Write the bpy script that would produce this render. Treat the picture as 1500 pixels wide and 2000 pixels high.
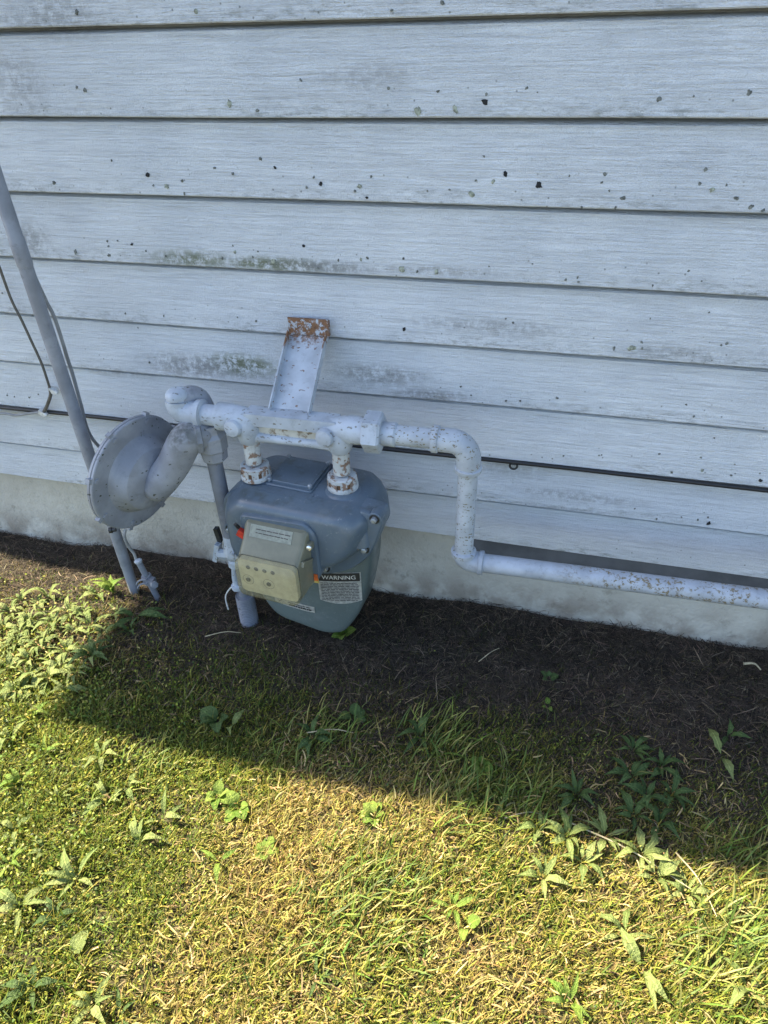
import bpy, bmesh, math, random
import numpy as np
from mathutils import Vector, Matrix, Euler

# ------------------------------------------------------------------ camera, sky, sun, exposure
random.seed(7); RNG = np.random.default_rng(11)
for o in list(bpy.data.objects): bpy.data.objects.remove(o, do_unlink=True)
SC = bpy.context.scene
COL = SC.collection
F_PX = 1350.0
CAM = Vector((0.0, -1.22, 1.166))
CAM_R = Euler([math.radians(a) for a in (53.78, 1.46, 14.19)], 'XYZ')
cd = bpy.data.cameras.new('camera'); cam = bpy.data.objects.new('camera', cd); COL.objects.link(cam)
cam.location = CAM; cam.rotation_euler = CAM_R
cd.sensor_fit = 'HORIZONTAL'; cd.sensor_width = 36.0; cd.lens = 36.0 * F_PX / 1500.0
cd.clip_start = 0.02; cd.clip_end = 2000
SC.camera = cam
SUN_EL = math.radians(48.5); SUN_AZ = math.radians(3.2)       # azimuth measured off the wall plane, behind it
to_sun = Vector((-math.cos(SUN_EL) * math.cos(SUN_AZ), math.cos(SUN_EL) * math.sin(SUN_AZ), math.sin(SUN_EL)))
W = bpy.data.worlds.new('World'); SC.world = W; W.use_nodes = True
nt = W.node_tree; nt.nodes.clear()
sky = nt.nodes.new('ShaderNodeTexSky'); sky.sky_type = 'NISHITA'; sky.sun_disc = False
sky.sun_elevation = SUN_EL; sky.sun_rotation = math.atan2(to_sun.x, to_sun.y) % (2 * math.pi)
sky.air_density = 1.0; sky.dust_density = 1.2; sky.ozone_density = 1.0
bg = nt.nodes.new('ShaderNodeBackground'); bg.inputs['Strength'].default_value = 0.097
wo = nt.nodes.new('ShaderNodeOutputWorld')
nt.links.new(sky.outputs[0], bg.inputs[0]); nt.links.new(bg.outputs[0], wo.inputs[0])
sd = bpy.data.lights.new('sun', 'SUN'); sd.energy = 5.0; sd.angle = math.radians(0.55); sd.color = (1.0, 0.88, 0.64)
so = bpy.data.objects.new('sun', sd); COL.objects.link(so)
so.rotation_euler = to_sun.to_track_quat('Z', 'Y').to_euler(); so.location = (-6, 2, 8)
SC.view_settings.view_transform = 'Standard'; SC.view_settings.look = 'None'
SC.view_settings.exposure = 2.08; SC.view_settings.gamma = 1.0

# ------------------------------------------------------------------ pixel helpers (a pixel gives a direction, a plane gives the distance)
RM = CAM_R.to_matrix()
def ray(p): return RM @ Vector(((p[0] - 750) / F_PX, -(p[1] - 1000) / F_PX, -1.0))
def hy(p, y): d = ray(p); return CAM + d * ((y - CAM.y) / d.y)
def hz(p, z=0.0): d = ray(p); return CAM + d * ((z - CAM.z) / d.z)
V = Vector

# ------------------------------------------------------------------ materials
MATS = {}
class NB:
    """small node builder"""
    def __init__(s, name):
        s.m = bpy.data.materials.new(name); s.m.use_nodes = True; s.t = s.m.node_tree; s.t.nodes.clear()
        s.out = s.n('ShaderNodeOutputMaterial'); s.b = s.n('ShaderNodeBsdfPrincipled')
        s.l(s.b.outputs[0], s.out.inputs['Surface']); MATS[name] = s.m
    def n(s, t, **k):
        x = s.t.nodes.new(t)
        for a, v in k.items(): setattr(x, a, v)
        return x
    def l(s, a, b): s.t.links.new(a, b)
    def coord(s, kind='Object', scale=(1, 1, 1)):
        tc = s.n('ShaderNodeTexCoord'); mp = s.n('ShaderNodeMapping'); mp.inputs['Scale'].default_value = scale
        s.l(tc.outputs[kind], mp.inputs[0]); return mp.outputs[0]
    def pos(s): return s.n('ShaderNodeNewGeometry').outputs['Position']
    def noise(s, vec, scale, detail=4, rough=.55, dist=0.0):
        x = s.n('ShaderNodeTexNoise'); x.inputs['Scale'].default_value = scale; x.inputs['Detail'].default_value = detail
        x.inputs['Roughness'].default_value = rough; x.inputs['Distortion'].default_value = dist
        s.l(vec, x.inputs['Vector']); return x.outputs['Fac']
    def voro(s, vec, scale, feature='F1', rnd=1.0):
        x = s.n('ShaderNodeTexVoronoi', feature=feature); x.inputs['Scale'].default_value = scale
        x.inputs['Randomness'].default_value = rnd; s.l(vec, x.inputs['Vector']); return x
    def ramp(s, fac, lo, hi, a=0.0, b=1.0):
        x = s.n('ShaderNodeMapRange', interpolation_type='SMOOTHSTEP'); s.l(fac, x.inputs['Value'])
        for i, v in zip(('From Min', 'From Max', 'To Min', 'To Max'), (lo, hi, a, b)): x.inputs[i].default_value = v
        return x.outputs[0]
    def math(s, op, a, b=None, clamp=False):
        x = s.n('ShaderNodeMath', operation=op, use_clamp=clamp)
        for i, v in ((0, a), (1, b)):
            if v is None: continue
            if isinstance(v, (int, float)): x.inputs[i].default_value = v
            else: s.l(v, x.inputs[i])
        return x.outputs[0]
    def mix(s, fac, a, b):
        x = s.n('ShaderNodeMix', data_type='RGBA')
        if isinstance(fac, (int, float)): x.inputs[0].default_value = fac
        else: s.l(fac, x.inputs[0])
        for i, v in ((6, a), (7, b)):
            if isinstance(v, tuple): x.inputs[i].default_value = (*v[:3], 1)
            else: s.l(v, x.inputs[i])
        return x.outputs[2]
    def col(s, c):
        if isinstance(c, tuple): s.b.inputs['Base Color'].default_value = (*c[:3], 1)
        else: s.l(c, s.b.inputs['Base Color'])
    def rough(s, r):
        if isinstance(r, (int, float)): s.b.inputs['Roughness'].default_value = r
        else: s.l(r, s.b.inputs['Roughness'])
    def bump(s, h, strength=.3, dist=.002):
        x = s.n('ShaderNodeBump'); x.inputs['Strength'].default_value = strength; x.inputs['Distance'].default_value = dist
        s.l(h, x.inputs['Height']); s.l(x.outputs[0], s.b.inputs['Normal'])
    def sep(s, v):
        x = s.n('ShaderNodeSeparateXYZ'); s.l(v, x.inputs[0]); return x.outputs

def plain(name, c, rough=.5, var=.15, scale=30, bump=.15, metallic=0.0):
    b = NB(name); v = b.coord()
    n = b.noise(v, scale, 5); k = b.mix(b.ramp(n, .3, .7), tuple(x * (1 - var) for x in c), tuple(min(1, x * (1 + var)) for x in c))
    b.col(k); b.rough(rough); b.b.inputs['Metallic'].default_value = metallic
    if bump: b.bump(b.noise(v, scale * 6, 3), bump, .001)
    return b

def siding_material():
    b = NB('siding_paint'); p = b.pos(); u = b.n('ShaderNodeUVMap').outputs[0]
    uv = b.sep(u); vv = uv[1]
    mp = b.n('ShaderNodeMapping'); mp.inputs['Scale'].default_value = (2.2, 1, 46); b.l(p, mp.inputs[0])
    grain = b.noise(mp.outputs[0], 4.2, 5, .65, 2.2)
    fine = b.noise(p, 420, 2)
    blot = b.noise(p, 5, 4)
    c = b.mix(b.ramp(blot, .3, .7), (.61, .645, .685), (.70, .73, .76))
    c = b.mix(b.math('MULTIPLY', b.ramp(grain, .47, .66), .28), c, (.47, .50, .53))
    # grime creeping up from the drip edge
    low = b.ramp(vv, .30, .0)
    mp2 = b.n('ShaderNodeMapping'); mp2.inputs['Scale'].default_value = (1, 1, 3.2); b.l(p, mp2.inputs[0])
    gn = b.noise(mp2.outputs[0], 34, 8, .75)
    g = b.math('MULTIPLY', low, b.ramp(gn, .45, .66))
    g = b.math('MULTIPLY', g, b.ramp(b.noise(p, 3.4, 3), .34, .60))
    c = b.mix(b.math('MULTIPLY', g, .8), c, (.20, .215, .20))
    # patches of algae and dirt: centre px, radius x, radius z, strength, green or grey
    patches = [((470, 715), .11, .032, 1.25, 1), ((370, 715), .14, .035, .9, 0), ((375, 507), .13, .022, 1.0, 1), ((540, 517), .16, .018, 1.15, 1), ((640, 522), .14, .014, .8, 0),
               ((740, 735), .13, .03, .85, 0), ((840, 772), .10, .018, .85, 0), ((60, 470), .06, .05, .7, 0), ((105, 30), .13, .045, .6, 0), ((30, 160), .07, .07, .55, 0),
               ((960, 640), .20, .02, .6, 0), ((1130, 972), .17, .018, .6, 0), ((1130, 1000), .16, .012, .6, 0), ((1330, 690), .12, .02, .5, 0),
               ((720, 150), .12, .03, .4, 0), ((860, 530), .18, .012, .6, 0), ((230, 730), .12, .015, .5, 0), ((1000, 920), .1, .03, .35, 0)]
    sn = b.noise(p, 70, 7, .75)
    for kind, cc in ((1, (.17, .19, .12)), (0, (.24, .245, .25))):
        tot = None
        for (px, rx, rz, st, kd) in patches:
            if kd != kind: continue
            q = hy(px, 0)
            m1 = b.n('ShaderNodeMapping', vector_type='POINT'); m1.inputs['Scale'].default_value = (1 / rx, 0, 1 / rz)
            m1.inputs['Location'].default_value = (-q.x / rx, 0, -q.z / rz); b.l(p, m1.inputs[0])
            ln = b.n('ShaderNodeVectorMath', operation='LENGTH'); b.l(m1.outputs[0], ln.inputs[0])
            e = b.ramp(ln.outputs['Value'], 1.15, .1, 0, st)
            tot = e if tot is None else b.math('MAXIMUM', tot, e)
        c = b.mix(b.math('MULTIPLY', b.math('MULTIPLY', tot, b.ramp(sn, .36, .58)), .95, True), c, cc)
    # fine peppering
    vo = b.voro(p, 95); keep = b.sep(vo.outputs['Color'])[0]
    k2 = b.math('MULTIPLY', b.ramp(vo.outputs['Distance'], .22, .08), b.math('GREATER_THAN', keep, .84))
    k2 = b.math('MULTIPLY', k2, b.ramp(vv, .75, .1))
    c = b.mix(b.math('MULTIPLY', k2, .75), c, (.13, .145, .13))
    b.col(c); b.rough(b.ramp(fine, .3, .7, .5, .68))
    b.bump(b.math('ADD', b.math('MULTIPLY', grain, 1.0), b.math('MULTIPLY', fine, .6)), .95, .004)
siding_material()

b = NB('concrete_paint'); p = b.pos()
c = b.mix(b.ramp(b.noise(p, 7, 5), .3, .7), (.44, .42, .36), (.54, .52, .45))
c = b.mix(b.math('MULTIPLY', b.ramp(b.noise(p, 26, 7, .7), .54, .70), .6), c, (.25, .235, .195))
z = b.sep(p)[2]
mud = b.math('MULTIPLY', b.ramp(z, .115, .0), b.ramp(b.noise(p, 16, 5), .3, .65))
c = b.mix(b.math('MULTIPLY', mud, .8), c, (.20, .165, .125))
b.col(c); b.rough(.85); b.bump(b.math('ADD', b.noise(p, 24, 6, .6), b.math('MULTIPLY', b.noise(p, 160, 3), .3)), .55, .012)
plain('dark_grey', (.085, .09, .10), .8, .25, 14, .3)
plain('soffit_white', (.7, .7, .68), .7)
plain('shingle', (.09, .085, .08), .9, .3, 12)
plain('black_rubber', (.012, .012, .014), .42, .2, 40)
plain('brown_wire', (.10, .09, .075), .6, .3, 60)
plain('grey_wire', (.24, .245, .25), .6, .2, 40)
plain('clip_white', (.6, .6, .58), .6, .2, 90)
plain('dark_metal', (.05, .052, .055), .45, .3, 60, .1, .6)
plain('bolt_steel', (.30, .33, .36), .35, .3, 90, .1, .5)
plain('screw_bright', (.75, .75, .73), .25, .1, 90, .1, .8)
plain('red_tag', (.50, .035, .02), .5, .2, 90)
plain('orange_sticker', (.62, .13, .03), .5, .25, 120)
plain('yellow_sticker', (.55, .42, .12), .5, .2, 120)
plain('ink', (.02, .02, .02), .6, .2, 100, 0)
plain('label_white', (.60, .60, .56), .55, .22, 160, 0)
plain('label_aged', (.50, .52, .44), .45, .15, 160, 0)
plain('index_face', (.50, .475, .36), .5, .15, 60, 0)
plain('lichen', (.15, .16, .145), .95, .5, 180, .5)
plain('lichen_pale', (.28, .30, .24), .95, .5, 180, .5)
plain('speck_black', (.02, .02, .02), .95, .3, 180, .2)

def painted_pipe(name, c, speck=.85, rust=(.23, .19, .11), dens=.62, scale=85, stretch=(.55, 1, 1.25), rough=.42, extra=None, orange=.25):
    b = NB(name); p = b.pos()
    base = b.mix(b.ramp(b.noise(p, 22, 4), .3, .7), tuple(x * .80 for x in c), tuple(x * 1.1 for x in c)); base = b.mix(b.math('MULTIPLY', b.ramp(b.noise(p, 48, 6, .75), .52, .72), .45), base, tuple(x * .45 for x in c))
    mp = b.n('ShaderNodeMapping'); mp.inputs['Scale'].default_value = stretch; mp.inputs['Rotation'].default_value = (0, .6, 0); b.l(p, mp.inputs[0])
    wn = b.n('ShaderNodeTexNoise'); wn.inputs['Scale'].default_value = 90; wn.inputs['Detail'].default_value = 3; b.l(p, wn.inputs['Vector'])
    wa = b.n('ShaderNodeVectorMath', operation='MULTIPLY_ADD'); b.l(wn.outputs['Color'], wa.inputs[0]); wa.inputs[1].default_value = (.016, .016, .016); b.l(mp.outputs[0], wa.inputs[2])
    vo = b.voro(wa.outputs[0], scale); keep = b.sep(vo.outputs['Color'])[1]
    m = b.math('MULTIPLY', b.ramp(b.math('ADD', vo.outputs['Distance'], b.math('MULTIPLY', b.noise(p, 55, 3), .35)), .50, .40), b.math('GREATER_THAN', keep, dens))
    m = b.math('MULTIPLY', m, b.ramp(b.noise(p, 13, 4), .30, .52))
    if extra: m = extra(b, m, p)
    rc = b.mix(b.ramp(b.noise(p, 90, 5, .7), .62 - orange * .25, .74), rust, (.27, .12, .04)); rc = b.mix(b.ramp(b.noise(p, 140, 4, .7), .52, .66), rc, tuple(x * .35 for x in rust))
    b.col(b.mix(b.math('MULTIPLY', m, speck, True), base, rc))
    b.rough(b.ramp(m, 0, 1, rough, .85))
    b.bump(b.math('SUBTRACT', b.math('MULTIPLY', b.noise(p, 130, 3), .4), m), .35, .0015)
    return b
painted_pipe('pipe_white', (.43, .47, .52), .88, rust=(.19, .165, .10), dens=.08, scale=165, orange=.1)
def more_rust(b, m, p):
    x = b.sep(p)[0]; band = b.math('MULTIPLY', b.ramp(x, .02, .14), b.ramp(x, .52, .38))
    k = b.math('MULTIPLY', b.ramp(b.noise(p, 125, 5, .72), .525, .575), b.ramp(b.noise(p, 30, 3), .36, .50))
    return b.math('MAXIMUM', b.math('MULTIPLY', m, .15), b.math('MULTIPLY', band, k))
painted_pipe('pipe_run', (.38, .42, .48), .9, rust=(.19, .15, .075), extra=more_rust, orange=.2)
painted_pipe('cast_white', (.42, .465, .525), .75, rust=(.15, .13, .09), dens=.6, scale=150, orange=0)
def web_rust(b, m, p): return b.math('MAXIMUM', m, b.ramp(b.noise(p, 48, 5, .65), .52, .68))
painted_pipe('cast_web', (.50, .50, .47), .85, rust=(.20, .15, .09), extra=web_rust, orange=.6)
def top_rust(b, m, p):
    z = b.sep(p)[2]; n = b.math('MULTIPLY', b.math('SUBTRACT', b.noise(p, 55, 5, .7), .5), .05)
    return b.math('MULTIPLY', b.math('MAXIMUM', b.math('MULTIPLY', m, .9), b.ramp(b.math('ADD', z, n), .640, .655)), b.ramp(b.noise(p, 75, 5, .75), .58, .50))
painted_pipe('bracket_paint', (.46, .50, .55), .95, rust=(.19, .085, .03), dens=.5, scale=110, extra=top_rust, orange=.45)
def rusty_all(b, m, p): return b.ramp(b.noise(p, 60, 4), .2, .45)
painted_pipe('rust', (.3, .25, .2), .95, rust=(.13, .065, .03), extra=rusty_all, orange=.5)
def nut_rust(b, m, p): return b.math('MAXIMUM', m, b.ramp(b.noise(p, 75, 3), .50, .60))
painted_pipe('nut_white', (.50, .52, .52), .85, rust=(.20, .10, .045), extra=nut_rust, dens=.9, orange=.6)
painted_pipe('grey_paint', (.195, .21, .245), .5, rust=(.12, .125, .12), dens=.86, scale=100, rough=.45)
neck_c = (-.668, -.20, .515)
def moss(b, m, p):
    d = b.n('ShaderNodeVectorMath', operation='DISTANCE'); b.l(p, d.inputs[0]); d.inputs[1].default_value = neck_c
    return b.math('MAXIMUM', m, b.math('MULTIPLY', b.ramp(d.outputs['Value'], .055, .02), b.math('MULTIPLY', b.ramp(b.noise(p, 45, 5), .38, .6), .75)))
painted_pipe('regulator_paint', (.275, .29, .325), .9, rust=(.050, .055, .035), dens=.86, scale=130, rough=.45, extra=moss, orange=0)
painted_pipe('conduit_paint', (.25, .265, .30), .3, rust=(.16, .165, .17), dens=.9, scale=60, rough=.5, orange=0)

def meter_paint(name, c):
    b = NB(name); p = b.pos()
    base = b.mix(b.ramp(b.noise(p, 9, 4), .3, .7), tuple(x * .88 for x in c), tuple(x * 1.1 for x in c))
    nz = b.sep(b.n('ShaderNodeNewGeometry').outputs['Normal'])[2]
    dirt = b.math('MULTIPLY', b.ramp(nz, .75, .98), b.ramp(b.noise(p, 30, 5, .7), .48, .7))
    base = b.mix(b.math('MULTIPLY', dirt, .6), base, (.055, .065, .055))
    sc = b.noise(p, 110, 4, .7); base = b.mix(b.math('MULTIPLY', b.ramp(sc, .60, .74), .5), base, (.30, .33, .35)); base = b.mix(b.math('MULTIPLY', b.ramp(b.noise(p, 16, 6, .7), .5, .75), .45), base, (.19, .21, .215))
    b.col(base); b.rough(b.ramp(b.noise(p, 40, 3), .3, .7, .3, .46)); b.bump(b.noise(p, 260, 2), .12, .0008)
    b.b.inputs['Coat Weight'].default_value = .15
meter_paint('meter_cover', (.095, .130, .168)); meter_paint('meter_body', (.105, .135, .132))  # one paint in two tones: sky reflection is put into the bluer cover colour

def plastic(name, c, alpha, rough=.25):
    b = NB(name); p = b.pos()
    b.col(b.mix(b.ramp(b.noise(p, 45, 4), .3, .7), tuple(x * .82 for x in c), c)); b.rough(rough)
    tr = b.n('ShaderNodeBsdfTransparent'); tr.inputs[0].default_value = (.95, .92, .80, 1)
    mx = b.n('ShaderNodeMixShader'); mx.inputs[0].default_value = alpha
    b.l(tr.outputs[0], mx.inputs[1]); b.l(b.b.outputs[0], mx.inputs[2]); b.l(mx.outputs[0], b.out.inputs['Surface'])
plastic('smoky_plastic', (.25, .245, .175), .80, .28); plastic('yellowed_plastic', (.44, .42, .30), .28, .25)

# ground and plants
b = NB('soil'); p = b.pos(); y = b.sep(p)[1]
c1 = b.mix(b.ramp(b.noise(p, 22, 7, .7), .32, .68), (.030, .023, .017), (.098, .076, .055))
c2 = b.mix(b.ramp(b.noise(p, 18, 7, .7), .3, .7), (.032, .028, .012), (.095, .08, .034))
c = b.mix(b.ramp(b.math('ADD', y, b.math('MULTIPLY', b.math('SUBTRACT', b.noise(p, 5, 3), .5), .35)), -.28, -.52), c1, c2)
b.col(c); b.rough(.95); b.bump(b.noise(p, 90, 6, .7), .8, .012)

def leafy(name, trans=.35, rough=.5):
    b = NB(name); at = b.n('ShaderNodeAttribute', attribute_name='tint')
    b.col(at.outputs['Color']); b.rough(rough); b.b.inputs['Specular IOR Level'].default_value = .3
    t = b.n('ShaderNodeBsdfTranslucent'); b.l(at.outputs['Color'], t.inputs['Color'])
    mx = b.n('ShaderNodeMixShader'); mx.inputs[0].default_value = trans
    b.l(b.b.outputs[0], mx.inputs[1]); b.l(t.outputs[0], mx.inputs[2]); b.l(mx.outputs[0], b.out.inputs['Surface'])
leafy('grass_blade', .34, .5); leafy('thatch', .12, .8)
def leaf_mat(name, a, c2, rough=.55):
    b = NB(name); u = b.n('ShaderNodeUVMap').outputs[0]; uv = b.sep(u)
    rnd = b.n('ShaderNodeObjectInfo').outputs['Random']
    c = b.mix(rnd, a, c2)
    rib = b.ramp(b.math('ABSOLUTE', b.math('SUBTRACT', uv[0], .5)), .07, .015)
    vein = b.n('ShaderNodeTexWave'); vein.inputs['Scale'].default_value = 5; vein.inputs['Distortion'].default_value = 2
    c = b.mix(b.math('MULTIPLY', rib, .45), c, tuple(min(1, x * 1.9) for x in c2))
    v = b.coord('Object', (1, 1, 1)); n = b.noise(v, 9, 4)
    c = b.mix(b.math('MULTIPLY', b.ramp(n, .55, .75), .4), c, (.17, .15, .05))
    b.col(c); b.rough(rough); b.b.inputs['Specular IOR Level'].default_value = .28; b.bump(n, .4, .05)
    t = b.n('ShaderNodeBsdfTranslucent'); b.l(c, t.inputs['Color'])
    mx = b.n('ShaderNodeMixShader'); mx.inputs[0].default_value = .3
    b.l(b.b.outputs[0], mx.inputs[1]); b.l(t.outputs[0], mx.inputs[2]); b.l(mx.outputs[0], b.out.inputs['Surface'])
leaf_mat('leaf_silver', (.14, .195, .055), (.25, .29, .10)); leaf_mat('leaf_deep', (.055, .10, .03), (.095, .15, .045)); leaf_mat('leaf_lime', (.12, .21, .03), (.20, .27, .05))
plain('straw', (.42, .36, .23), .8, .3, 60)

# ------------------------------------------------------------------ object helpers
def tag(o, label=None, cat=None, group=None, kind=None):
    if label: o['label'] = label
    if cat: o['category'] = cat
    if group: o['group'] = group
    if kind: o['kind'] = kind
    return o
def thing(name, loc, label, cat, group=None, rz=0.0):
    o = bpy.data.objects.new(name, None); COL.objects.link(o); o.empty_display_size = .05
    o.location = loc; o.rotation_euler = (0, 0, rz); return tag(o, label, cat, group)
def root_of(o):
    while o.parent: o = o.parent
    return o
def obj(name, bm, mat, parent=None, local=False, smooth=40, bevel=0):
    if bevel:
        ed = [e for e in bm.edges if len(e.link_faces) == 2 and e.calc_face_angle(0) > math.radians(35)]
        bmesh.ops.bevel(bm, geom=ed, offset=bevel, segments=2, profile=.6, affect='EDGES', clamp_overlap=True)
    bmesh.ops.recalc_face_normals(bm, faces=bm.faces)
    if parent is not None and not local:
        bmesh.ops.translate(bm, verts=bm.verts, vec=-Vector(root_of(parent).location))
    me = bpy.data.meshes.new(name); bm.to_mesh(me); bm.free()
    if smooth:
        me.shade_smooth(); me.set_sharp_from_angle(angle=math.radians(smooth))
    me.materials.append(MATS[mat])
    o = bpy.data.objects.new(name, me); COL.objects.link(o); o.parent = parent
    return o
def B(): return bmesh.new()
def loft(bm, rings, cap0=True, cap1=True, closed=True):
    vs = [[bm.verts.new(q) for q in r] for r in rings]; n = len(vs[0])
    for a, c in zip(vs[:-1], vs[1:]):
        for i in range(n if closed else n - 1):
            j = (i + 1) % n; bm.faces.new((a[i], a[j], c[j], c[i]))
    if cap0: bm.faces.new(vs[0][::-1])
    if cap1: bm.faces.new(vs[-1])
    return bm
def frame(d):
    d = Vector(d).normalized(); u = d.orthogonal().normalized() if abs(d.z) > .95 else d.cross(Vector((0, 0, 1))).normalized()
    return d, u, d.cross(u).normalized()
def lathe(bm, o, d, prof, n=24, phase=0.0):
    o = Vector(o); d, u, w = frame(d)
    loft(bm, [[o + d * t + (u * math.cos(phase + 2 * math.pi * i / n) + w * math.sin(phase + 2 * math.pi * i / n)) * max(r, 1e-5) for i in range(n)] for t, r in prof]); return bm
def smooth_path(pts, n=6):
    pts = [Vector(p) for p in pts]; out = []
    P = [pts[0] * 2 - pts[1]] + pts + [pts[-1] * 2 - pts[-2]]
    for i in range(1, len(P) - 2):
        for k in range(n):
            t = k / n; a, b_, c, d = P[i - 1], P[i], P[i + 1], P[i + 2]
            out.append(.5 * ((2 * b_) + (c - a) * t + (2 * a - 5 * b_ + 4 * c - d) * t * t + (3 * b_ - a - 3 * c + d) * t ** 3))
    return out + [pts[-1]]
def tube(bm, path, r, n=14):
    path = [Vector(p) for p in path]; rs = r if isinstance(r, (list, tuple)) else [r] * len(path)
    u = None; rings = []
    for i, p in enumerate(path):
        d = (path[min(i + 1, len(path) - 1)] - path[max(i - 1, 0)]).normalized()
        if u is None: _, u, _ = frame(d)
        u = (u - d * u.dot(d)).normalized(); w = d.cross(u)
        rings.append([p + (u * math.cos(2 * math.pi * k / n) + w * math.sin(2 * math.pi * k / n)) * rs[i] for k in range(n)])
    return loft(bm, rings)
def box(bm, c, s, rot=None):
    c = Vector(c); M = rot or Matrix.Identity(3)
    vs = [bm.verts.new(c + M @ Vector((sx * s[0] / 2, sy * s[1] / 2, sz * s[2] / 2))) for sx in (-1, 1) for sy in (-1, 1) for sz in (-1, 1)]
    for f in ((0, 1, 3, 2), (4, 6, 7, 5), (0, 4, 5, 1), (2, 3, 7, 6), (0, 2, 6, 4), (1, 5, 7, 3)): bm.faces.new([vs[i] for i in f])
    return bm
def arc(c, a, b_, r, n=8):
    """quarter bend: from c+a*r (leaving along a) round to c+b*r"""
    c, a, b_ = Vector(c), Vector(a).normalized(), Vector(b_).normalized(); k = c + (a + b_) * r
    return [k - b_ * r * math.cos(t) - a * r * math.sin(t) for t in [math.pi / 2 * i / n for i in range(n + 1)]]
def round_poly(pts, r, n=5):
    """2D polygon with rounded corners"""
    out = []; N = len(pts)
    for i in range(N):
        p0, p1, p2 = (Vector(pts[i - 1]), Vector(pts[i]), Vector(pts[(i + 1) % N]))
        a = (p0 - p1); c = (p2 - p1); rr = min(r, a.length * .45, c.length * .45)
        s, e = p1 + a.normalized() * rr, p1 + c.normalized() * rr
        for k in range(n + 1):
            t = k / n; out.append(s * (1 - t) ** 2 + p1 * 2 * t * (1 - t) + e * t * t)
    return out
def inset(poly, c, k): return [Vector(c) + (p - Vector(c)) * k for p in poly]

# ------------------------------------------------------------------ the ground (one sheet to the horizon)
def vnoise(x, y, s, seed=0):
    x = np.asarray(x) * s; y = np.asarray(y) * s
    xi = np.floor(x).astype(np.int64); yi = np.floor(y).astype(np.int64); fx = x - xi; fy = y - yi
    fx = fx * fx * (3 - 2 * fx); fy = fy * fy * (3 - 2 * fy)
    def h(a, b_):
        n = (a * 374761393 + b_ * 668265263 + seed * 974711) & 0x7fffffff
        n = ((n ^ (n >> 13)) * 1274126177) & 0x7fffffff
        return ((n ^ (n >> 16)) & 0xffff) / 65535.0
    return (h(xi, yi) * (1 - fx) + h(xi + 1, yi) * fx) * (1 - fy) + (h(xi, yi + 1) * (1 - fx) + h(xi + 1, yi + 1) * fx) * fy
def gz(x, y):
    x = np.asarray(x, float); y = np.asarray(y, float)
    near = np.exp(-((x + .4) ** 2 + (y + .5) ** 2) / 9.0)
    return near * ((vnoise(x, y, 4, 1) - .5) * .022 + (vnoise(x, y, 13, 2) - .5) * .010) - .012 * np.exp(-np.maximum(-y, 0) / .1) * near + .0
def grid_axis(lo, hi, step, far):
    a = list(np.arange(lo, hi + 1e-6, step)); g = step; p = hi; out = []
    while p < far: g *= 1.6; p += g; out.append(p)
    p = lo; g = step; left = []
    while p > -far: g *= 1.6; p -= g; left.append(p)
    return np.array(left[::-1] + a + out)
gx = grid_axis(-2.4, 1.6, .03, 400); gy = grid_axis(-2.0, .12, .03, 400)
X, Y = np.meshgrid(gx, gy); Z = gz(X, Y)
me = bpy.data.meshes.new('ground'); nx, ny = len(gx), len(gy)
idx = np.arange(nx * ny).reshape(ny, nx)
faces = np.stack([idx[:-1, :-1], idx[:-1, 1:], idx[1:, 1:], idx[1:, :-1]], -1).reshape(-1, 4)
me.from_pydata(np.stack([X, Y, Z], -1).reshape(-1, 3).tolist(), [], faces.tolist()); me.shade_smooth()
me.materials.append(MATS['soil']); ground = bpy.data.objects.new('ground', me); COL.objects.link(ground)
tag(ground, 'bare soil and lawn ground in front of the house', 'ground', kind='structure')

# ------------------------------------------------------------------ the house
XL, XR = -3.06, 3.2
house = thing('house', (0, 0, 0), 'house wall of weathered pale painted lap siding above a concrete foundation', 'house')
edges = [1.151, 1.022, .896, .771, .648, .532, .412, .304]
k = 1.151
tops = []
while k < 2.5: k += .128; tops.append(k)
all_edges = tops[::-1] + edges
def board(zl, zr, ztop, seed):
    """one lap board: bottom edge proud at y=0, leaning back under the board above"""
    bm = B(); uvl = bm.loops.layers.uv.new('UVMap'); rows = []
    xs = np.linspace(XL, XR, 90)
    for x in xs:
        t = (x + 1.37) / 1.85; z0 = zl + (zr - zl) * t; wob = (vnoise(x, seed * 3.1, 2.2, 5) - .5) * .0022; wz = (vnoise(x, seed * 1.7, 1.8, 9) - .5) * .003
        z0 += float(wz); w = float(wob)
        prof = [(.011 + w, z0 + .02), (.011 + w, z0 + .001), (.002 + w, z0), (w, z0 + .002), (w * .8 + .006, (z0 + ztop) / 2), (.0118, ztop - .010), (.020, ztop - .0065), (.042, ztop - .004), (.042, ztop + .02)]
        rows.append([bm.verts.new((x, a, c)) for a, c in prof])
    vv = [0, 0, 0, .02, .5, .9, .93, 1.0, 1.0]
    for i in range(len(xs) - 1):
        for j in range(8):
            f = bm.faces.new((rows[i][j], rows[i][j + 1], rows[i + 1][j + 1], rows[i + 1][j]))
            for lp, (ii, jj) in zip(f.loops, ((i, j), (i, j + 1), (i + 1, j + 1), (i + 1, j))): lp[uvl].uv = (xs[ii], vv[jj])
    return bm
prev = 2.62
for i, z in enumerate(all_edges):
    obj('siding_board', board(z, z, prev, i), 'siding_paint', house, smooth=30); prev = z
obj('siding_board', board(.2045, .1935, prev, 40), 'siding_paint', house, smooth=30)
# wall core behind the boards, gable end, back
bm = B(); box(bm, ((XL + XR) / 2, 2.0 + .05, 1.38), (XR - XL - .02, 4.0, 2.36)); obj('wall_core', bm, 'dark_grey', house, smooth=0)
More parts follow.
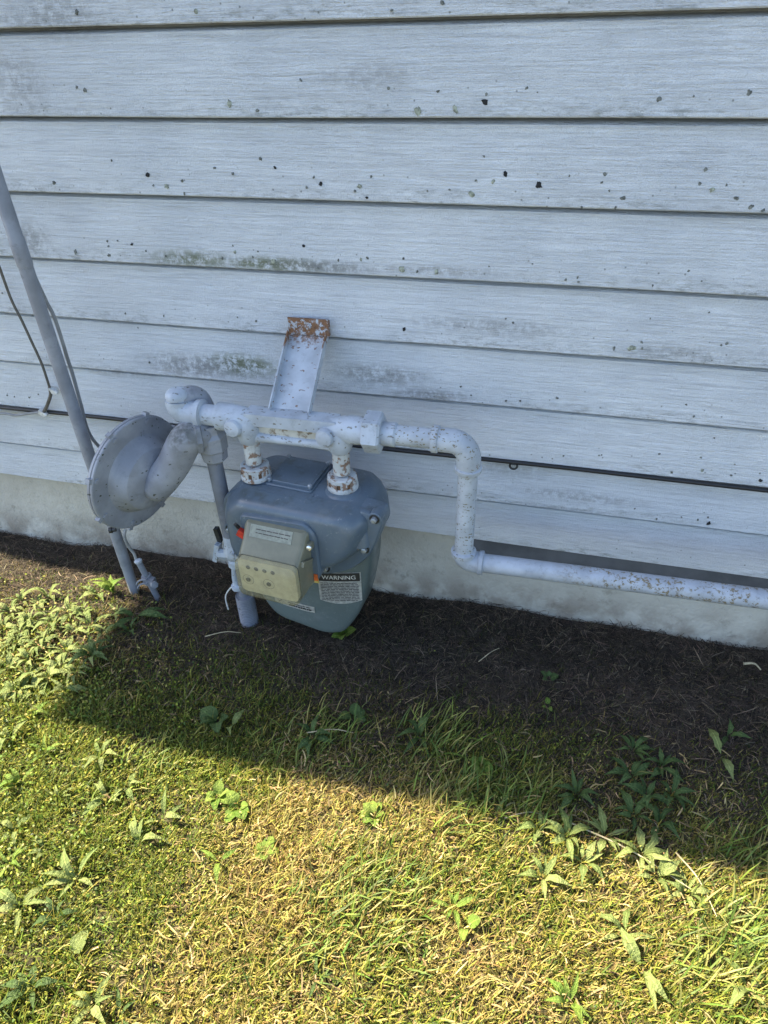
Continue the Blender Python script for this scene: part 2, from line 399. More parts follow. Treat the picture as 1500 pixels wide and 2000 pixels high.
# foundation with an uneven parged face
bm = B(); xs = np.linspace(XL + .01, XR - .01, 160); zs = [-.35, -.12, -.05, 0, .04, .09, .14, .19, .215]
rows = [[bm.verts.new((x, .016 + float(vnoise(x, zz, 9, 3) - .5) * .010 - .012 * max(0, .07 - zz) / .07 * float(vnoise(x, 0, 3, 4)) * (zz > -.2), zz)) for zz in zs] for x in xs]
for i in range(len(xs) - 1):
    for j in range(len(zs) - 1): bm.faces.new((rows[i][j], rows[i][j + 1], rows[i + 1][j + 1], rows[i + 1][j]))
obj('foundation', bm, 'concrete_paint', house, smooth=60)
bm = B(); box(bm, ((XL + XR) / 2, 2.05, -.06), (XR - XL - .05, 3.9, .5)); obj('foundation_core', bm, 'concrete_paint', house, smooth=0)
# dark strip under the siding right of the riser pipe
bm = B(); box(bm, ((-.127 + XR) / 2, .008, .163), (XR + .127, .012, .075)); obj('dark_strip', bm, 'dark_grey', house, smooth=0, bevel=.002)
# roof: eave overhang that throws the shade on the lawn
EY, EZ, EX = -.405, 2.60, XL - .15
bm = B()
pf = [(EY, EZ), (EY, EZ + .17), (2.0, EZ + .17 + 1.0), (4.37, EZ + .17), (4.37, EZ), (2.0, EZ + 1.0)]
loft(bm, [[(x, a, c) for a, c in pf] for x in (EX, XR + .2)]); roof = obj('roof', bm, 'shingle', house, smooth=0)
bm = B(); box(bm, ((EX + XR) / 2, (EY + .02) / 2 + .003, EZ - .008), (XR - EX - .02, -EY - .01, .012)); obj('soffit', bm, 'soffit_white', house, smooth=0)
bm = B(); loft(bm, [[(x, a, c) for a, c in ((.02, 2.5), (.02, EZ + .15), (2.0, EZ + .98), (4.0, EZ + .15), (4.0, 2.5))] for x in (XL + .01, XR - .01)]); obj('gable', bm, 'soffit_white', house, smooth=0)

# lichen and pock marks on the boards: px x, px y, diameter px, kind (0 dark, 1 pale lichen, 2 black hole)
spots = [(150, 170, 9, 0), (166, 176, 12, 0), (448, 202, 16, 1), (503, 216, 11, 0), (588, 157, 10, 0), (760, 172, 9, 0), (818, 216, 22, 1), (889, 214, 17, 1), (947, 199, 14, 2), (950, 184, 8, 0), (856, 178, 8, 0),
         (1028, 172, 9, 0), (1050, 180, 5, 0), (1287, 193, 13, 0), (1355, 188, 6, 0), (1463, 180, 13, 0), (383, 22, 12, 1), (864, 5, 11, 0), (150, 24, 12, 0), (765, 20, 7, 0),
         (106, 357, 12, 0), (218, 313, 8, 0), (288, 341, 12, 2), (300, 362, 7, 0), (326, 364, 15, 1), (356, 353, 9, 0), (360, 378, 8, 0), (419, 328, 8, 0), (455, 339, 9, 0), (509, 310, 10, 0), (537, 327, 9, 2),
         (613, 346, 7, 0), (626, 359, 9, 2), (599, 366, 8, 0), (702, 363, 13, 1), (716, 386, 7, 2), (693, 373, 7, 0), (725, 345, 8, 0), (945, 305, 7, 0), (987, 340, 12, 2), (963, 355, 11, 1), (921, 380, 17, 1), (1053, 361, 17, 2),
         (930, 352, 7, 0), (878, 370, 6, 0), (835, 373, 6, 0), (1182, 340, 11, 0), (1175, 356, 7, 0), (1216, 387, 14, 0), (1202, 405, 9, 0), (1136, 405, 8, 0), (1112, 343, 6, 0), (1378, 331, 11, 0), (1367, 358, 9, 0), (1391, 371, 15, 1), (1419, 361, 8, 0), (1438, 387, 13, 0), (1467, 404, 12, 0), (1490, 411, 9, 0), (1190, 372, 7, 0),
         (148, 492, 13, 0), (210, 471, 7, 0), (213, 498, 11, 0), (258, 477, 9, 2), (285, 490, 7, 0), (212, 481, 7, 0), (230, 470, 6, 0), (324, 500, 7, 0), (434, 504, 10, 0), (459, 492, 11, 1), (494, 502, 8, 0), (535, 510, 16, 1), (593, 480, 9, 2), (621, 524, 7, 0), (661, 508, 7, 0), (705, 507, 10, 1), (718, 504, 9, 0), (455, 480, 6, 0), (504, 491, 6, 0),
         (788, 505, 9, 0), (785, 525, 20, 1), (815, 530, 9, 0), (852, 531, 15, 1), (1105, 546, 9, 0), (1128, 541, 9, 0), (1130, 550, 7, 0), (1275, 557, 8, 0), (1345, 528, 7, 0), (1370, 549, 6, 0), (955, 520, 6, 0), (1040, 515, 5, 0),
         (245, 612, 7, 0), (320, 617, 8, 0), (500, 627, 8, 0), (464, 620, 6, 0), (789, 643, 11, 2), (1002, 630, 9, 0), (988, 622, 6, 0), (1199, 680, 12, 0), (1232, 680, 22, 1), (1253, 668, 8, 0), (1254, 680, 9, 0), (1420, 670, 11, 0), (1408, 674, 7, 0), (1270, 622, 5, 0), (1385, 610, 6, 0),
         (988, 783, 9, 0), (1016, 783, 7, 0), (1088, 777, 9, 0), (900, 755, 7, 0), (1355, 813, 7, 0), (1340, 790, 7, 0), (920, 772, 6, 0), (1395, 855, 6, 0),
         (1170, 889, 8, 0), (1175, 888, 6, 0), (1101, 890, 8, 0), (1288, 886, 8, 0), (1369, 893, 8, 0), (1372, 918, 13, 1), (1312, 922, 9, 0), (1428, 928, 8, 0), (1485, 938, 10, 2), (1435, 906, 6, 0), (1484, 924, 6, 0),
         (1384, 1022, 11, 2), (1363, 1015, 7, 0), (1331, 1010, 6, 0), (1282, 1013, 7, 0), (1383, 1010, 6, 0), (1240, 993, 6, 0), (50, 478, 7, 0), (292, 708, 8, 0), (28, 775, 6, 0), (57, 776, 8, 0), (14, 772, 7, 0), (5, 572, 7, 0), (75, 770, 6, 0), (270, 640, 5, 0)]
zed = all_edges + [.199]
def wall_y(z):
    for a, c in zip([2.62] + zed[:-1], zed):
        if z >= c: return min(.0118, .0118 * (z - c) / (a - .010 - c))
    return .0
bms = {0: B(), 1: B(), 2: B()}
for (px, py, d, kd) in spots:
    q = hy((px, py), 0.004); y0 = wall_y(q.z); q = hy((px, py), y0); R_ = d * .00082 * (.34 if kd < 2 else .40); bm = bms[kd]; n = 9
    el = 1.0 + random.random() * .22; an = random.random() * 3.1
    def ring(k, h):
        out = []
        for i in range(n):
            t = 2 * math.pi * i / n; rr = R_ * k * (1 + (random.random() - .5) * .9)
            a, c = rr * math.cos(t) * el, rr * math.sin(t) / el
            out.append(V((q.x + a * math.cos(an) - c * math.sin(an), y0 - h + (a * math.sin(an) + c * math.cos(an)) * .09, q.z + a * math.sin(an) + c * math.cos(an))))
        return out
    loft(bm, [ring(1, -.0004), ring(.9, .0013), ring(.4, .0017)])
for kd, mt in ((0, 'lichen'), (1, 'lichen_pale'), (2, 'speck_black')):
    o = obj('lichen_spots', bms[kd], mt, house, smooth=60); o['kind'] = 'stuff'

# ------------------------------------------------------------------ cables on the wall
t = thing('wall_cable', (XL + .2, -.004, .41), 'black cable running under a siding lap edge the length of the wall', 'cable')
pts = []
for x in np.linspace(XL + .15, XR - .1, 70): pts.append((x, -.0035, .4095 + float(vnoise(x, 7, 3, 1) - .5) * .004))
bm = B(); tube(bm, pts, .0046, 10); obj('cable_jacket', bm, 'black_rubber', t)
q = hy((1003, 909), -.004)
t2 = thing('cable_clip', q, 'small metal ring clip under the black cable right of the outlet pipe', 'clip')
bm = B(); tube(bm, [(q.x + .0075 * math.cos(a), q.y - .002, q.z + .0075 * math.sin(a)) for a in np.linspace(0.9, 2 * math.pi + .5, 16)], .0022, 8); obj('ring', bm, 'dark_metal', t2)
bm = B(); lathe(bm, (q.x, q.y + .006, q.z), (0, -1, 0), [(0, .0035), (.010, .0035), (.0105, .001)], 10); obj('screw', bm, 'bolt_steel', t2)

pts = [hy(p, -.012) for p in ((-60, 330), (-20, 470), (0, 525), (22, 585), (42, 625), (62, 668), (82, 712), (97, 757))]
pts2 = [hy(p, -.010) for p in ((97, 757), (99, 770), (92, 792), (84, 808))]
t = thing('phone_wire', pts[-1], 'thin brown wire looping down the siding left of the conduit', 'wire')
bm = B(); tube(bm, smooth_path(pts), .0028, 8); obj('wire', bm, 'brown_wire', t)
bm = B(); tube(bm, smooth_path(pts2), .0042, 8); obj('wire_end', bm, 'brown_wire', t)
pts = [hy(p, -.009) for p in ((-90, 815), (0, 808), (30, 811), (60, 807), (80, 805))]
t = thing('grey_wire', pts[-1], 'short grey wire below the black cable at the left edge', 'wire')
bm = B(); tube(bm, smooth_path(pts), .0032, 8); obj('wire', bm, 'grey_wire', t)
for px, lab in (((102, 764), 'upper white plastic clip holding the brown wire left of the conduit'), ((82, 807), 'lower white plastic clip joining the brown and grey wires')):
    q = hy(px, -.012); t = thing('wire_clip', q, lab, 'clip', 'white clips on the wall wires')
    bm = B(); box(bm, q + V((0, .003, 0)), (.017, .010, .013), Euler((.2, .5, 0)).to_matrix()); obj('clip_body', bm, 'clip_white', t, bevel=.002)
    bm = B(); lathe(bm, q + V((.010, .004, -.003)), (.2, -1, .2), [(0, .004), (.009, .004), (.010, .002)], 10); obj('nail', bm, 'clip_white', t)

# ------------------------------------------------------------------ electrical conduit with its ground wire
CX, CY = -.944, -.144
t = thing('conduit', (CX, CY, 0), 'tall grey conduit rising from the ground past the regulator', 'conduit')
bm = B(); lathe(bm, (CX + .0007, CY, -.06), (-.012, 0, 1), [(0, .0122), (.145, .0122)], 28); obj('lower_pipe', bm, 'conduit_paint', t)
bm = B(); lathe(bm, (CX - .0010, CY, .0855), (-.012, 0, 1), [(0, .0130), (.72, .0130)], 28); obj('upper_pipe', bm, 'conduit_paint', t)
bm = B(); lathe(bm, (CX - .0096, CY, .8), (-.012, 0, 1), [(0, .0132), (.003, .0140), (.05, .0140), (.053, .0130), (1.6, .0128)], 28); obj('coupling_pipe', bm, 'conduit_paint', t)
pts = [hy(p, -.118) for p in ((0, 345), (27, 420), (60, 520), (90, 588), (104, 615), (118, 655), (131, 698), (143, 735), (158, 790), (176, 850))]
t = thing('ground_wire', pts[-1], 'thin grey ground wire bowing out from the conduit side down to the rod', 'wire')
pts += [V((-.93, -.105, .36)), V((-.905, -.115, .25))] + [hy(p, -.15) for p in ((243, 1042), (252, 1068), (262, 1082), (267, 1098))]
bm = B(); tube(bm, smooth_path(pts), .0036, 8); obj('wire', bm, 'grey_wire', t)
# ground rod with clamp
base = hz((309, 1170)); top = hy((270, 1096), base.y)
t = thing('ground_rod', (base.x, base.y, 0), 'short grey ground rod with a clamp beside the conduit foot', 'ground rod')
ax = (V((top.x, base.y, top.z)) - V((base.x, base.y, 0))).normalized(); L = top.z
bm = B(); lathe(bm, V((base.x, base.y, 0)) - ax * .08, ax, [(0, .0072), (L + .08, .0072)], 14); rod = obj('rod', bm, 'grey_paint', t)
bm = B(); lathe(bm, V((base.x, base.y, 0)) + ax * (L - .001), ax, [(0, .0085), (.006, .0095), (.008, .006)], 14); obj('rod_top', bm, 'pipe_white', t)
cc = V((base.x, base.y, 0)) + ax * (L * .55)
bm = B(); lathe(bm, cc - ax * .011, ax, [(0, .0125), (.022, .0125)], 14); box(bm, cc + V((.012, -.006, 0)), (.020, .016, .018)); clamp = obj('clamp', bm, 'grey_paint', t, bevel=.002)
bm = B(); lathe(bm, cc + V((.016, -.012, .0)), (.8, -.5, .35), [(0, .0045), (.016, .0045), (.016, .009), (.024, .009), (.025, .004)], 6); obj('clamp_bolt', bm, 'grey_paint', clamp)
for dz in (-.004, .008):
    bm = B(); tube(bm, smooth_path([cc + V((.008, -.014, dz + .004)), cc + V((-.006, -.017, dz + .002)), cc + V((-.016, -.018, dz - .006)), cc + V((-.021, -.018, dz - .014))]), .0022, 8); obj('clamp_wire', bm, 'grey_paint', clamp)

# ------------------------------------------------------------------ gas riser from the ground
RX, RY = -.632, -.169
t = thing('gas_riser', (RX, RY, 0), 'grey gas riser pipe with shutoff valve between regulator and meter', 'pipe')
bm = B(); pr = []
zz = -.05
while zz < .075: pr += [(zz, .0215), (zz + .0026, .0215), (zz + .0034, .0202), (zz + .0046, .0202)]; zz += .0052
lathe(bm, (RX + .006, RY, 0), (0, 0, 1), pr + [(.078, .017), (.08, .0105)], 26); obj('ribbed_sleeve', bm, 'grey_paint', t, smooth=25)
bm = B(); lathe(bm, (RX + .004, RY, .078), (0, 0, 1), [(0, .0105), (.10, .0105)], 18); obj('lower_pipe', bm, 'grey_paint', t)
bm = B(); lathe(bm, (RX, RY, .235), (-.012, 0, 1), [(0, .0155), (.25, .0155)], 24); obj('pipe', bm, 'grey_paint', t)
bm = B(); lathe(bm, (RX, RY, .165), (0, 0, 1), [(0, .012), (.004, .017), (.02, .0175), (.024, .0145), (.03, .020), (.045, .0235), (.060, .020), (.066, .0175), (.086, .0175), (.09, .0155)], 10)
valve = obj('valve_body', bm, 'cast_white', t, smooth=30)
bm = B(); lathe(bm, (RX + .03, RY - .004, .205), (-1, -.1, 0), [(0, .008), (.01, .0125), (.06, .0125), (.064, .008)], 8); obj('valve_stem', bm, 'cast_white', valve, smooth=30)
bm = B(); box(bm, (RX - .036, RY - .006, .207), (.010, .020, .050), Euler((0, .28, 0)).to_matrix()); obj('lock_wing', bm, 'cast_white', valve, bevel=.003)
bm = B(); box(bm, (RX - .030, RY + .002, .248), (.009, .012, .036), Euler((0, -.12, 0)).to_matrix()); obj('lock_wing', bm, 'dark_metal', valve, bevel=.003)
for k in range(4):
    bm = B(); box(bm, (RX + .012 + k * .007, RY - .020, .222 - k * .004), (.004, .012, .008), Euler((.4, .3, 0)).to_matrix()); obj('valve_tooth', bm, 'cast_white', valve, bevel=.001)
q1, q2 = hy((457, 1112), RY - .006), hy((462, 1146), RY - .006)
bm = B(); tube(bm, smooth_path([q1 + V((.003, 0, .012)), q1, (q1 + q2) / 2 + V((-.002, 0, 0)), q2]), [.006] * 19, 10); obj('tracer_wire', bm, 'cast_white', t)
bm = B(); lathe(bm, q2 + V((.002, 0, -.006)), (0, 0, 1), [(0, .005), (.002, .0125), (.012, .0135), (.014, .006)], 12); obj('wire_cap', bm, 'cast_white', t)
bm = B(); tube(bm, smooth_path([q2, q2 + V((-.012, -.002, -.002))] + [hy(p, RY - .01) for p in ((442, 1160), (441, 1172), (446, 1190))]), .0017, 6); obj('thin_wire', bm, 'clip_white', t)

# ------------------------------------------------------------------ gas regulator
hexc = V((-.632, -.168, .485))
DC = V((-.797, -.2, .412)); DN = V((.95, -.25, -.10)).normalized(); DR = .121
t = thing('gas_regulator', (-.72, -.19, 0), 'grey round gas regulator with a large disc casing tilted beside the conduit', 'regulator')
bm = B(); lathe(bm, DC, DN, [(-.034, .03), (-.03, .072), (-.016, .094), (-.006, .098), (-.006, DR), (.0, DR + .001), (.0005, DR)], 48); casing = obj('rear_casing', bm, 'regulator_paint', t, smooth=30)
bm = B(); lathe(bm, DC, DN, [(.001, DR - .001), (.0015, DR), (.006, DR), (.0075, DR - .002), (.009, .084), (.013, .080), (.022, .0765), (.040, .066), (.048, .052), (.052, .030), (.053, .01)], 48); obj('front_casing', bm, 'regulator_paint', t, smooth=28)
_, du, dw = frame(DN)
for k in range(8):
    a = 2 * math.pi * (k + .5) / 8; c = DC + (du * math.cos(a) + dw * math.sin(a)) * (DR - .011)
    bm = B(); lathe(bm, c + DN * .006, DN, [(0, .0062), (.004, .0062), (.0045, .004)], 6); obj('flange_bolt', bm, 'regulator_paint', t, smooth=20)
    bm = B(); box(bm, DC + (du * math.cos(a) + dw * math.sin(a)) * (DR + .0015) + DN * .001, (.010, .010, .010), Matrix((DN, du * math.cos(a) + dw * math.sin(a), (du * math.cos(a) + dw * math.sin(a)).cross(DN))).transposed()); obj('crimp_tab', bm, 'regulator_paint', t, bevel=.002)
neck_end = hexc + V((-.034, -.020, .010))
nb = DC + DN * .058 + V((.0, -.004, -.006)); ndir = (neck_end - nb).normalized(); n0 = nb - ndir * .016
npts = smooth_path([nb - ndir * .034, nb - ndir * .012, nb + ndir * .025, nb + ndir * .062, V((-.672, -.196, .498)), V((-.652, -.183, .506)), hexc + V((-.010, -.006, .010))], 6)
nr = np.interp(np.linspace(0, 1, len(npts)), [0, .06, .16, .3, .6, .8, .9, 1.0], [.006, .019, .029, .0325, .0325, .0325, .031, .026]).tolist()
bm = B(); tube(bm, npts, nr, 28); neck = obj('neck', bm, 'regulator_paint', t, smooth=60)
cdir = (npts[-7] - npts[-9]).normalized()
bm = B(); lathe(bm, npts[-8], cdir, [(-.004, .0315), (-.002, .0365), (.007, .0365), (.010, .030)], 8); obj('neck_collar', bm, 'regulator_paint', neck, smooth=30)
bm = B(); lathe(bm, hexc + V((0, -.0, -.042)), (0, 0, 1), [(0, .019), (.006, .0255), (.026, .0275), (.03, .030), (.058, .030), (.066, .024), (.082, .022)], 8, .3); obj('inlet_nut', bm, 'regulator_paint', t, smooth=20)
vb = DC - DN * .03 + V((-.0, 0, .01))
bm = B(); lathe(bm, vb + DN * .004, -DN, [(0, .030), (.02, .028), (.028, .019), (.05, .019), (.052, .014)], 20); obj('vent_boss', bm, 'regulator_paint', t)
q = hy((226, 1034), -.20)
bm = B(); lathe(bm, q, (-.9, -.3, -.1), [(0, .005), (.008, .005), (.008, .007), (.014, .007), (.015, .004)], 10); obj('vent_screen', bm, 'dark_metal', t)

# ------------------------------------------------------------------ inlet elbows between regulator and meter bar
BY, BZ = -.17, .546
t = thing('inlet_elbow', (-.66, -.15, .45), 'white and grey pipe elbows looping over the regulator into the meter bar', 'pipe fitting')
path = smooth_path([V((-.648, -.134, .49)), V((-.651, -.134, .535)), V((-.658, -.139, .562)), V((-.670, -.151, .573)), V((-.683, -.164, .568))], 6)
bm = B(); tube(bm, path, [.0165 + .003 * min(1, i / 12) for i in range(len(path))], 22); obj('street_elbow', bm, 'regulator_paint', t)
bm = B(); lathe(bm, (-.688, -.170, .593), (.10, .10, -1), [(0, .010), (.003, .018), (.010, .0225), (.016, .0225), (.017, .019), (.03, .019)], 20); obj('elbow_cap', bm, 'cast_white', t)
path = smooth_path([V((-.686, -.168, .572)), V((-.686, -.169, .560)), V((-.678, -.17, .549)), V((-.662, -.17, .546)), V((-.645, -.17, .546))], 6)
bm = B(); tube(bm, path, .0245, 22); obj('elbow', bm, 'cast_white', t)
bm = B(); lathe(bm, (-.650, -.17, .546), (1, 0, 0), [(0, .0255), (.002, .0285), (.012, .0285), (.014, .024)], 24); obj('elbow_collar', bm, 'cast_white', t)
bm = B(); lathe(bm, (-.64, -.17, .546), (1, 0, 0), [(0, .0205), (.045, .0205)], 24); obj('nipple', bm, 'cast_white', t)

# ------------------------------------------------------------------ meter bar
t = thing('meter_bar', (-.457, BY, BZ), 'white painted cast meter bar spanning above the gas meter', 'pipe fitting')
NL, NR = -.547, -.367
bm = B(); lathe(bm, (-.607, BY, BZ), (1, 0, 0), [(0, .0235), (.002, .0268), (.008, .027), (.03, .0265), (.055, .023), (.075, .017), (.098, .012)], 28); obj('socket', bm, 'cast_white', t)
bm = B(); lathe(bm, (-.312, BY, BZ), (-1, 0, 0), [(0, .0255), (.03, .0265), (.05, .024), (.075, .018), (.098, .012)], 28); obj('socket', bm, 'cast_white', t)
bm = B(); box(bm, (-.457, BY + .002, BZ + .007), (.178, .036, .024)); obj('top_rail', bm, 'cast_white', t, bevel=.007)
bm = B(); lathe(bm, (-.545, BY - .005, BZ - .033), (1, 0, -.01), [(0, .014), (.03, .0098), (.09, .0088), (.15, .0098), (.18, .014)], 14); obj('bottom_rail', bm, 'cast_white', t)
bm = B(); box(bm, (-.457, BY + .001, BZ - .017), (.165, .016, .034)); obj('web', bm, 'cast_web', t)
for nx_, nm in ((NL, 'left'), (NR, 'right')):
    bm = B(); lathe(bm, (nx_, BY, BZ - .002), (0, 0, -1), [(-.008, .020), (.006, .026), (.03, .0245), (.042, .021), (.047, .017)], 26); leg = obj('outlet_body', bm, 'cast_white', t)
    bm = B(); lathe(bm, (nx_ - .018, BY - .012, BZ - .010), (-.12, -1, .12), [(0, .018), (.016, .0175), (.020, .015), (.021, .010), (.0225, .006), (.022, .002)], 20); obj('plug_boss', bm, 'cast_white', leg, smooth=30)
    bm = B(); lathe(bm, (nx_, BY, BZ - .045), (0, 0, -1), [(0, .0165), (.05, .0165)], 22); obj('spud', bm, 'nut_white', leg)
    zc = BZ - .126
    bm = B(); lathe(bm, (nx_, BY, zc), (0, 0, 1), [(0, .0275), (.025, .0268), (.0255, .0185), (.018, .0175)], 30); nut = obj('swivel_nut', bm, 'rust', t, smooth=30)
    bm = B(); lathe(bm, (nx_, BY, zc - .003), (0, 0, 1), [(0, .029), (.002, .0305), (.008, .0305), (.010, .0285)], 30); obj('nut_rim', bm, 'nut_white', nut, smooth=30)
    bm = B(); lathe(bm, (nx_, BY, zc + .018), (0, 0, 1), [(0, .0285), (.007, .0283), (.009, .026), (.009, .0205)], 30); obj('nut_rim', bm, 'nut_white', nut, smooth=30)
    for k in range(9):
        a = 2 * math.pi * (k + .3) / 9
        bm = B(); ring0 = []
        for zq in (zc + .004, zc + .0205):
            for aa in (a - .22, a + .22):
                for rr in (.0265, .0297): ring0.append(bm.verts.new((nx_ + rr * math.cos(aa), BY + rr * math.sin(aa), zq)))
        for f in ((0, 1, 3, 2), (4, 6, 7, 5), (0, 4, 5, 1), (2, 3, 7, 6), (0, 2, 6, 4), (1, 5, 7, 3)): bm.faces.new([ring0[i] for i in f])
        obj('nut_lug', bm, 'nut_white', nut, bevel=.0012)
bm = B(); lathe(bm, (-.318, BY, BZ), (1, 0, 0), [(0, .033), (.003, .0385), (.030, .0385), (.034, .034), (.034, .024)], 6, math.radians(8)); obj('union_nut', bm, 'cast_white', t, smooth=12)

# ------------------------------------------------------------------ outlet piping
PX, PZ = -.127, .2755
t = thing('outlet_pipe', (PX, BY, .25), 'speckled white gas pipe dropping from the union then running right along the foundation', 'pipe')
bm = B(); lathe(bm, (-.285, BY, BZ - .001), (1, 0, 0), [(0, .0215), (.02, .0225), (.024, .0225), (.027, .0195)], 24); obj('union_tail', bm, 'cast_white', t)
bm = B(); lathe(bm, (-.262, BY, BZ - .001), (1, 0, 0), [(0, .0185), (.085, .0185)], 26); obj('nipple', bm, 'pipe_white', t)
bm = B(); pth = [V((-.190, BY, BZ - .001))] + arc((PX, BY, BZ - .001), (-1, 0, 0), (0, 0, -1), .034, 9) + [V((PX, BY, BZ - .055))]
tube(bm, pth, .0222, 24); el = obj('upper_elbow', bm, 'pipe_white', t, smooth=50)
bm = B(); lathe(bm, (-.194, BY, BZ - .001), (1, 0, 0), [(0, .0235), (.002, .0252), (.011, .0252), (.013, .0225)], 26); obj('elbow_collar', bm, 'pipe_white', el)
bm = B(); lathe(bm, (PX, BY, BZ - .061), (0, 0, 1), [(0, .0235), (.002, .0250), (.009, .0250), (.011, .0225)], 26); obj('elbow_collar', bm, 'pipe_white', el)
bm = B(); lathe(bm, (PX, BY, PZ + .02), (.0, 0, 1), [(0, .0182), (BZ - .055 - PZ - .02, .0182)], 26); obj('drop_pipe', bm, 'pipe_white', t)
bm = B(); pth = [V((PX, BY, PZ + .024))] + arc((PX, BY, PZ), (0, 0, 1), (1, 0, 0), .0215, 8) + [V((PX + .036, BY, PZ))]
tube(bm, pth, .0218, 24); el = obj('lower_elbow', bm, 'pipe_run', t, smooth=50)
bm = B(); lathe(bm, (PX, BY, PZ + .016), (0, 0, 1), [(0, .0225), (.002, .0248), (.009, .0248), (.011, .021)], 26); obj('elbow_collar', bm, 'pipe_white', el)
bm = B(); lathe(bm, (PX + .030, BY, PZ), (1, 0, 0), [(0, .0225), (.002, .0246), (.009, .0246), (.011, .020)], 26); obj('elbow_collar', bm, 'pipe_run', el)
bm = B(); lathe(bm, (PX + .035, BY, PZ), (1, 0, .0165), [(0, .0188), (2.6, .0188)], 28); obj('run_pipe', bm, 'pipe_run', t)

# ------------------------------------------------------------------ wall bracket (folded steel channel)
a0, a1 = hy((568, 655), -.012), hy((641, 662), -.012)
xm = (a0.x + a1.x) / 2; hw = .0395
b0 = hy((567, 812), BY + .014)
t = thing('wall_bracket', (xm, -.01, .64), 'white steel channel bracket with rusty top propping the meter bar off the wall', 'bracket')
p0 = V((xm, -.016, .652)); p1 = V((b0.x + .002, BY + .012, BZ + .012)); dn = (p1 - p0).normalized(); side = V((1, 0, 0)); up = side.cross(dn).normalized()
if up.z < 0: up = -up
bm = B(); th = .0022; lip = .017
def sect(c, s=1.0): return [c - side * hw, c - side * hw + up * lip, c - side * (hw - th) + up * lip, c - side * (hw - th) + up * th, c + side * (hw - th) + up * th, c + side * (hw - th) + up * lip, c + side * hw + up * lip, c + side * hw]
loft(bm, [sect(p0 + (p1 - p0) * k) for k in (0, .33, .66, 1)]); obj('channel', bm, 'bracket_paint', t, smooth=0)
bm = B(); box(bm, (xm, -.012, .670), (2 * hw + .003, .0035, .034)); box(bm, (xm - hw + .0005, -.008, .668), (.003, .012, .030)); box(bm, (xm + hw - .0005, -.008, .668), (.003, .012, .030)); obj('wall_flange', bm, 'bracket_paint', t, smooth=0, bevel=.0008)
bm = B(); lathe(bm, (xm, -.0135, .672), (0, -1, 0), [(0, .006), (.003, .0055), (.0035, .003)], 6); obj('flange_bolt', bm, 'bracket_paint', t, smooth=20)

# ------------------------------------------------------------------ gas meter (built in its own axes, turned 5 degrees)
gm = thing('gas_meter', (-.455, -.17, 0), 'blue grey gas meter with smoky index box hanging under the meter bar', 'gas meter', rz=math.radians(-5.5))
def P2(poly, y): return [V((q[0], y, q[1])) for q in poly]
# lower body, its front gently rounded
def yf(x): return -.034 + 1.0 * x * x
low = round_poly([(-.146, .36), (-.150, .18), (-.138, .112), (-.094, .048), (.040, .033), (.080, .044), (.116, .106), (.132, .170), (.146, .25), (.150, .36)], .03, 5)
c0 = (0, .2)
def PF(poly, k, d=0.0): return [V((q[0], yf(q[0]) + d, q[1])) for q in inset(poly, c0, k)]
bm = B(); loft(bm, [P2(inset(low, c0, .93), .062), P2(low, .050), PF(low, 1.0, .014), PF(low, .985, .005), PF(low, .955, .001), PF(low, .90), PF(low, .7), PF(low, .45), PF(low, .2), PF(low, .03)]); body = obj('lower_body', bm, 'meter_body', gm, True, smooth=45)
# upper cover flange and dome
fl = round_poly([(-.112, .410), (-.148, .385), (-.158, .36), (-.159, .262), (-.154, .226), (-.130, .210), (-.06, .218), (.02, .226), (.066, .231), (.120, .260), (.158, .302), (.174, .345), (.186, .385), (.184, .404), (.150, .410)], .016, 4)
c1 = (0, .33)
bm = B(); loft(bm, [P2(fl, .0), P2(fl, -.028), P2(inset(fl, c1, .992), -.0305), P2(inset(fl, c1, .992), -.0325), P2(fl, -.0345), P2(fl, -.043), P2(inset(fl, c1, .985), -.0465), P2(inset(fl, c1, .955), -.0475)]); obj('cover_flange', bm, 'meter_cover', gm, True, smooth=30)
dome = round_poly([(-.106, .416), (-.142, .386), (-.150, .36), (-.150, .270), (-.134, .236), (-.07, .238), (.03, .252), (.066, .258), (.110, .284), (.142, .318), (.156, .355), (.164, .392), (.138, .416)], .026, 5)
rings = []
for y_, k_ in ((-.040, 1.0), (-.050, .985), (-.060, .955), (-.072, .92), (-.081, .875), (-.087, .81), (-.0895, .72)): rings.append([V((q[0], y_, q[1])) for q in inset(dome, (0, .338), k_)])
bm = B(); loft(bm, rings); obj('front_dome', bm, 'meter_cover', gm, True, smooth=50)
# top housing
top = round_poly([(-.119, -.055), (.142, -.055), (.142, .060), (.120, .088), (-.102, .088), (-.119, .060)], .03, 5)
rings = [[V((q[0] * kx, q[1] * kx + dy, z_)) for q in top] for z_, kx, dy in ((.33, 1.16, 0), (.375, 1.13, 0), (.396, 1.07, 0), (.409, 1.0, 0), (.414, .92, .001))]
bm = B(); loft(bm, rings); obj('top_housing', bm, 'meter_cover', gm, True, smooth=50)
for sx in (-1, 1):
    bm = B(); lathe(bm, (sx * .0905, .002, .405), (0, 0, 1), [(0, .040), (.008, .036), (.013, .030), (.014, .02)], 30); obj('spud_boss', bm, 'meter_cover', gm, True)
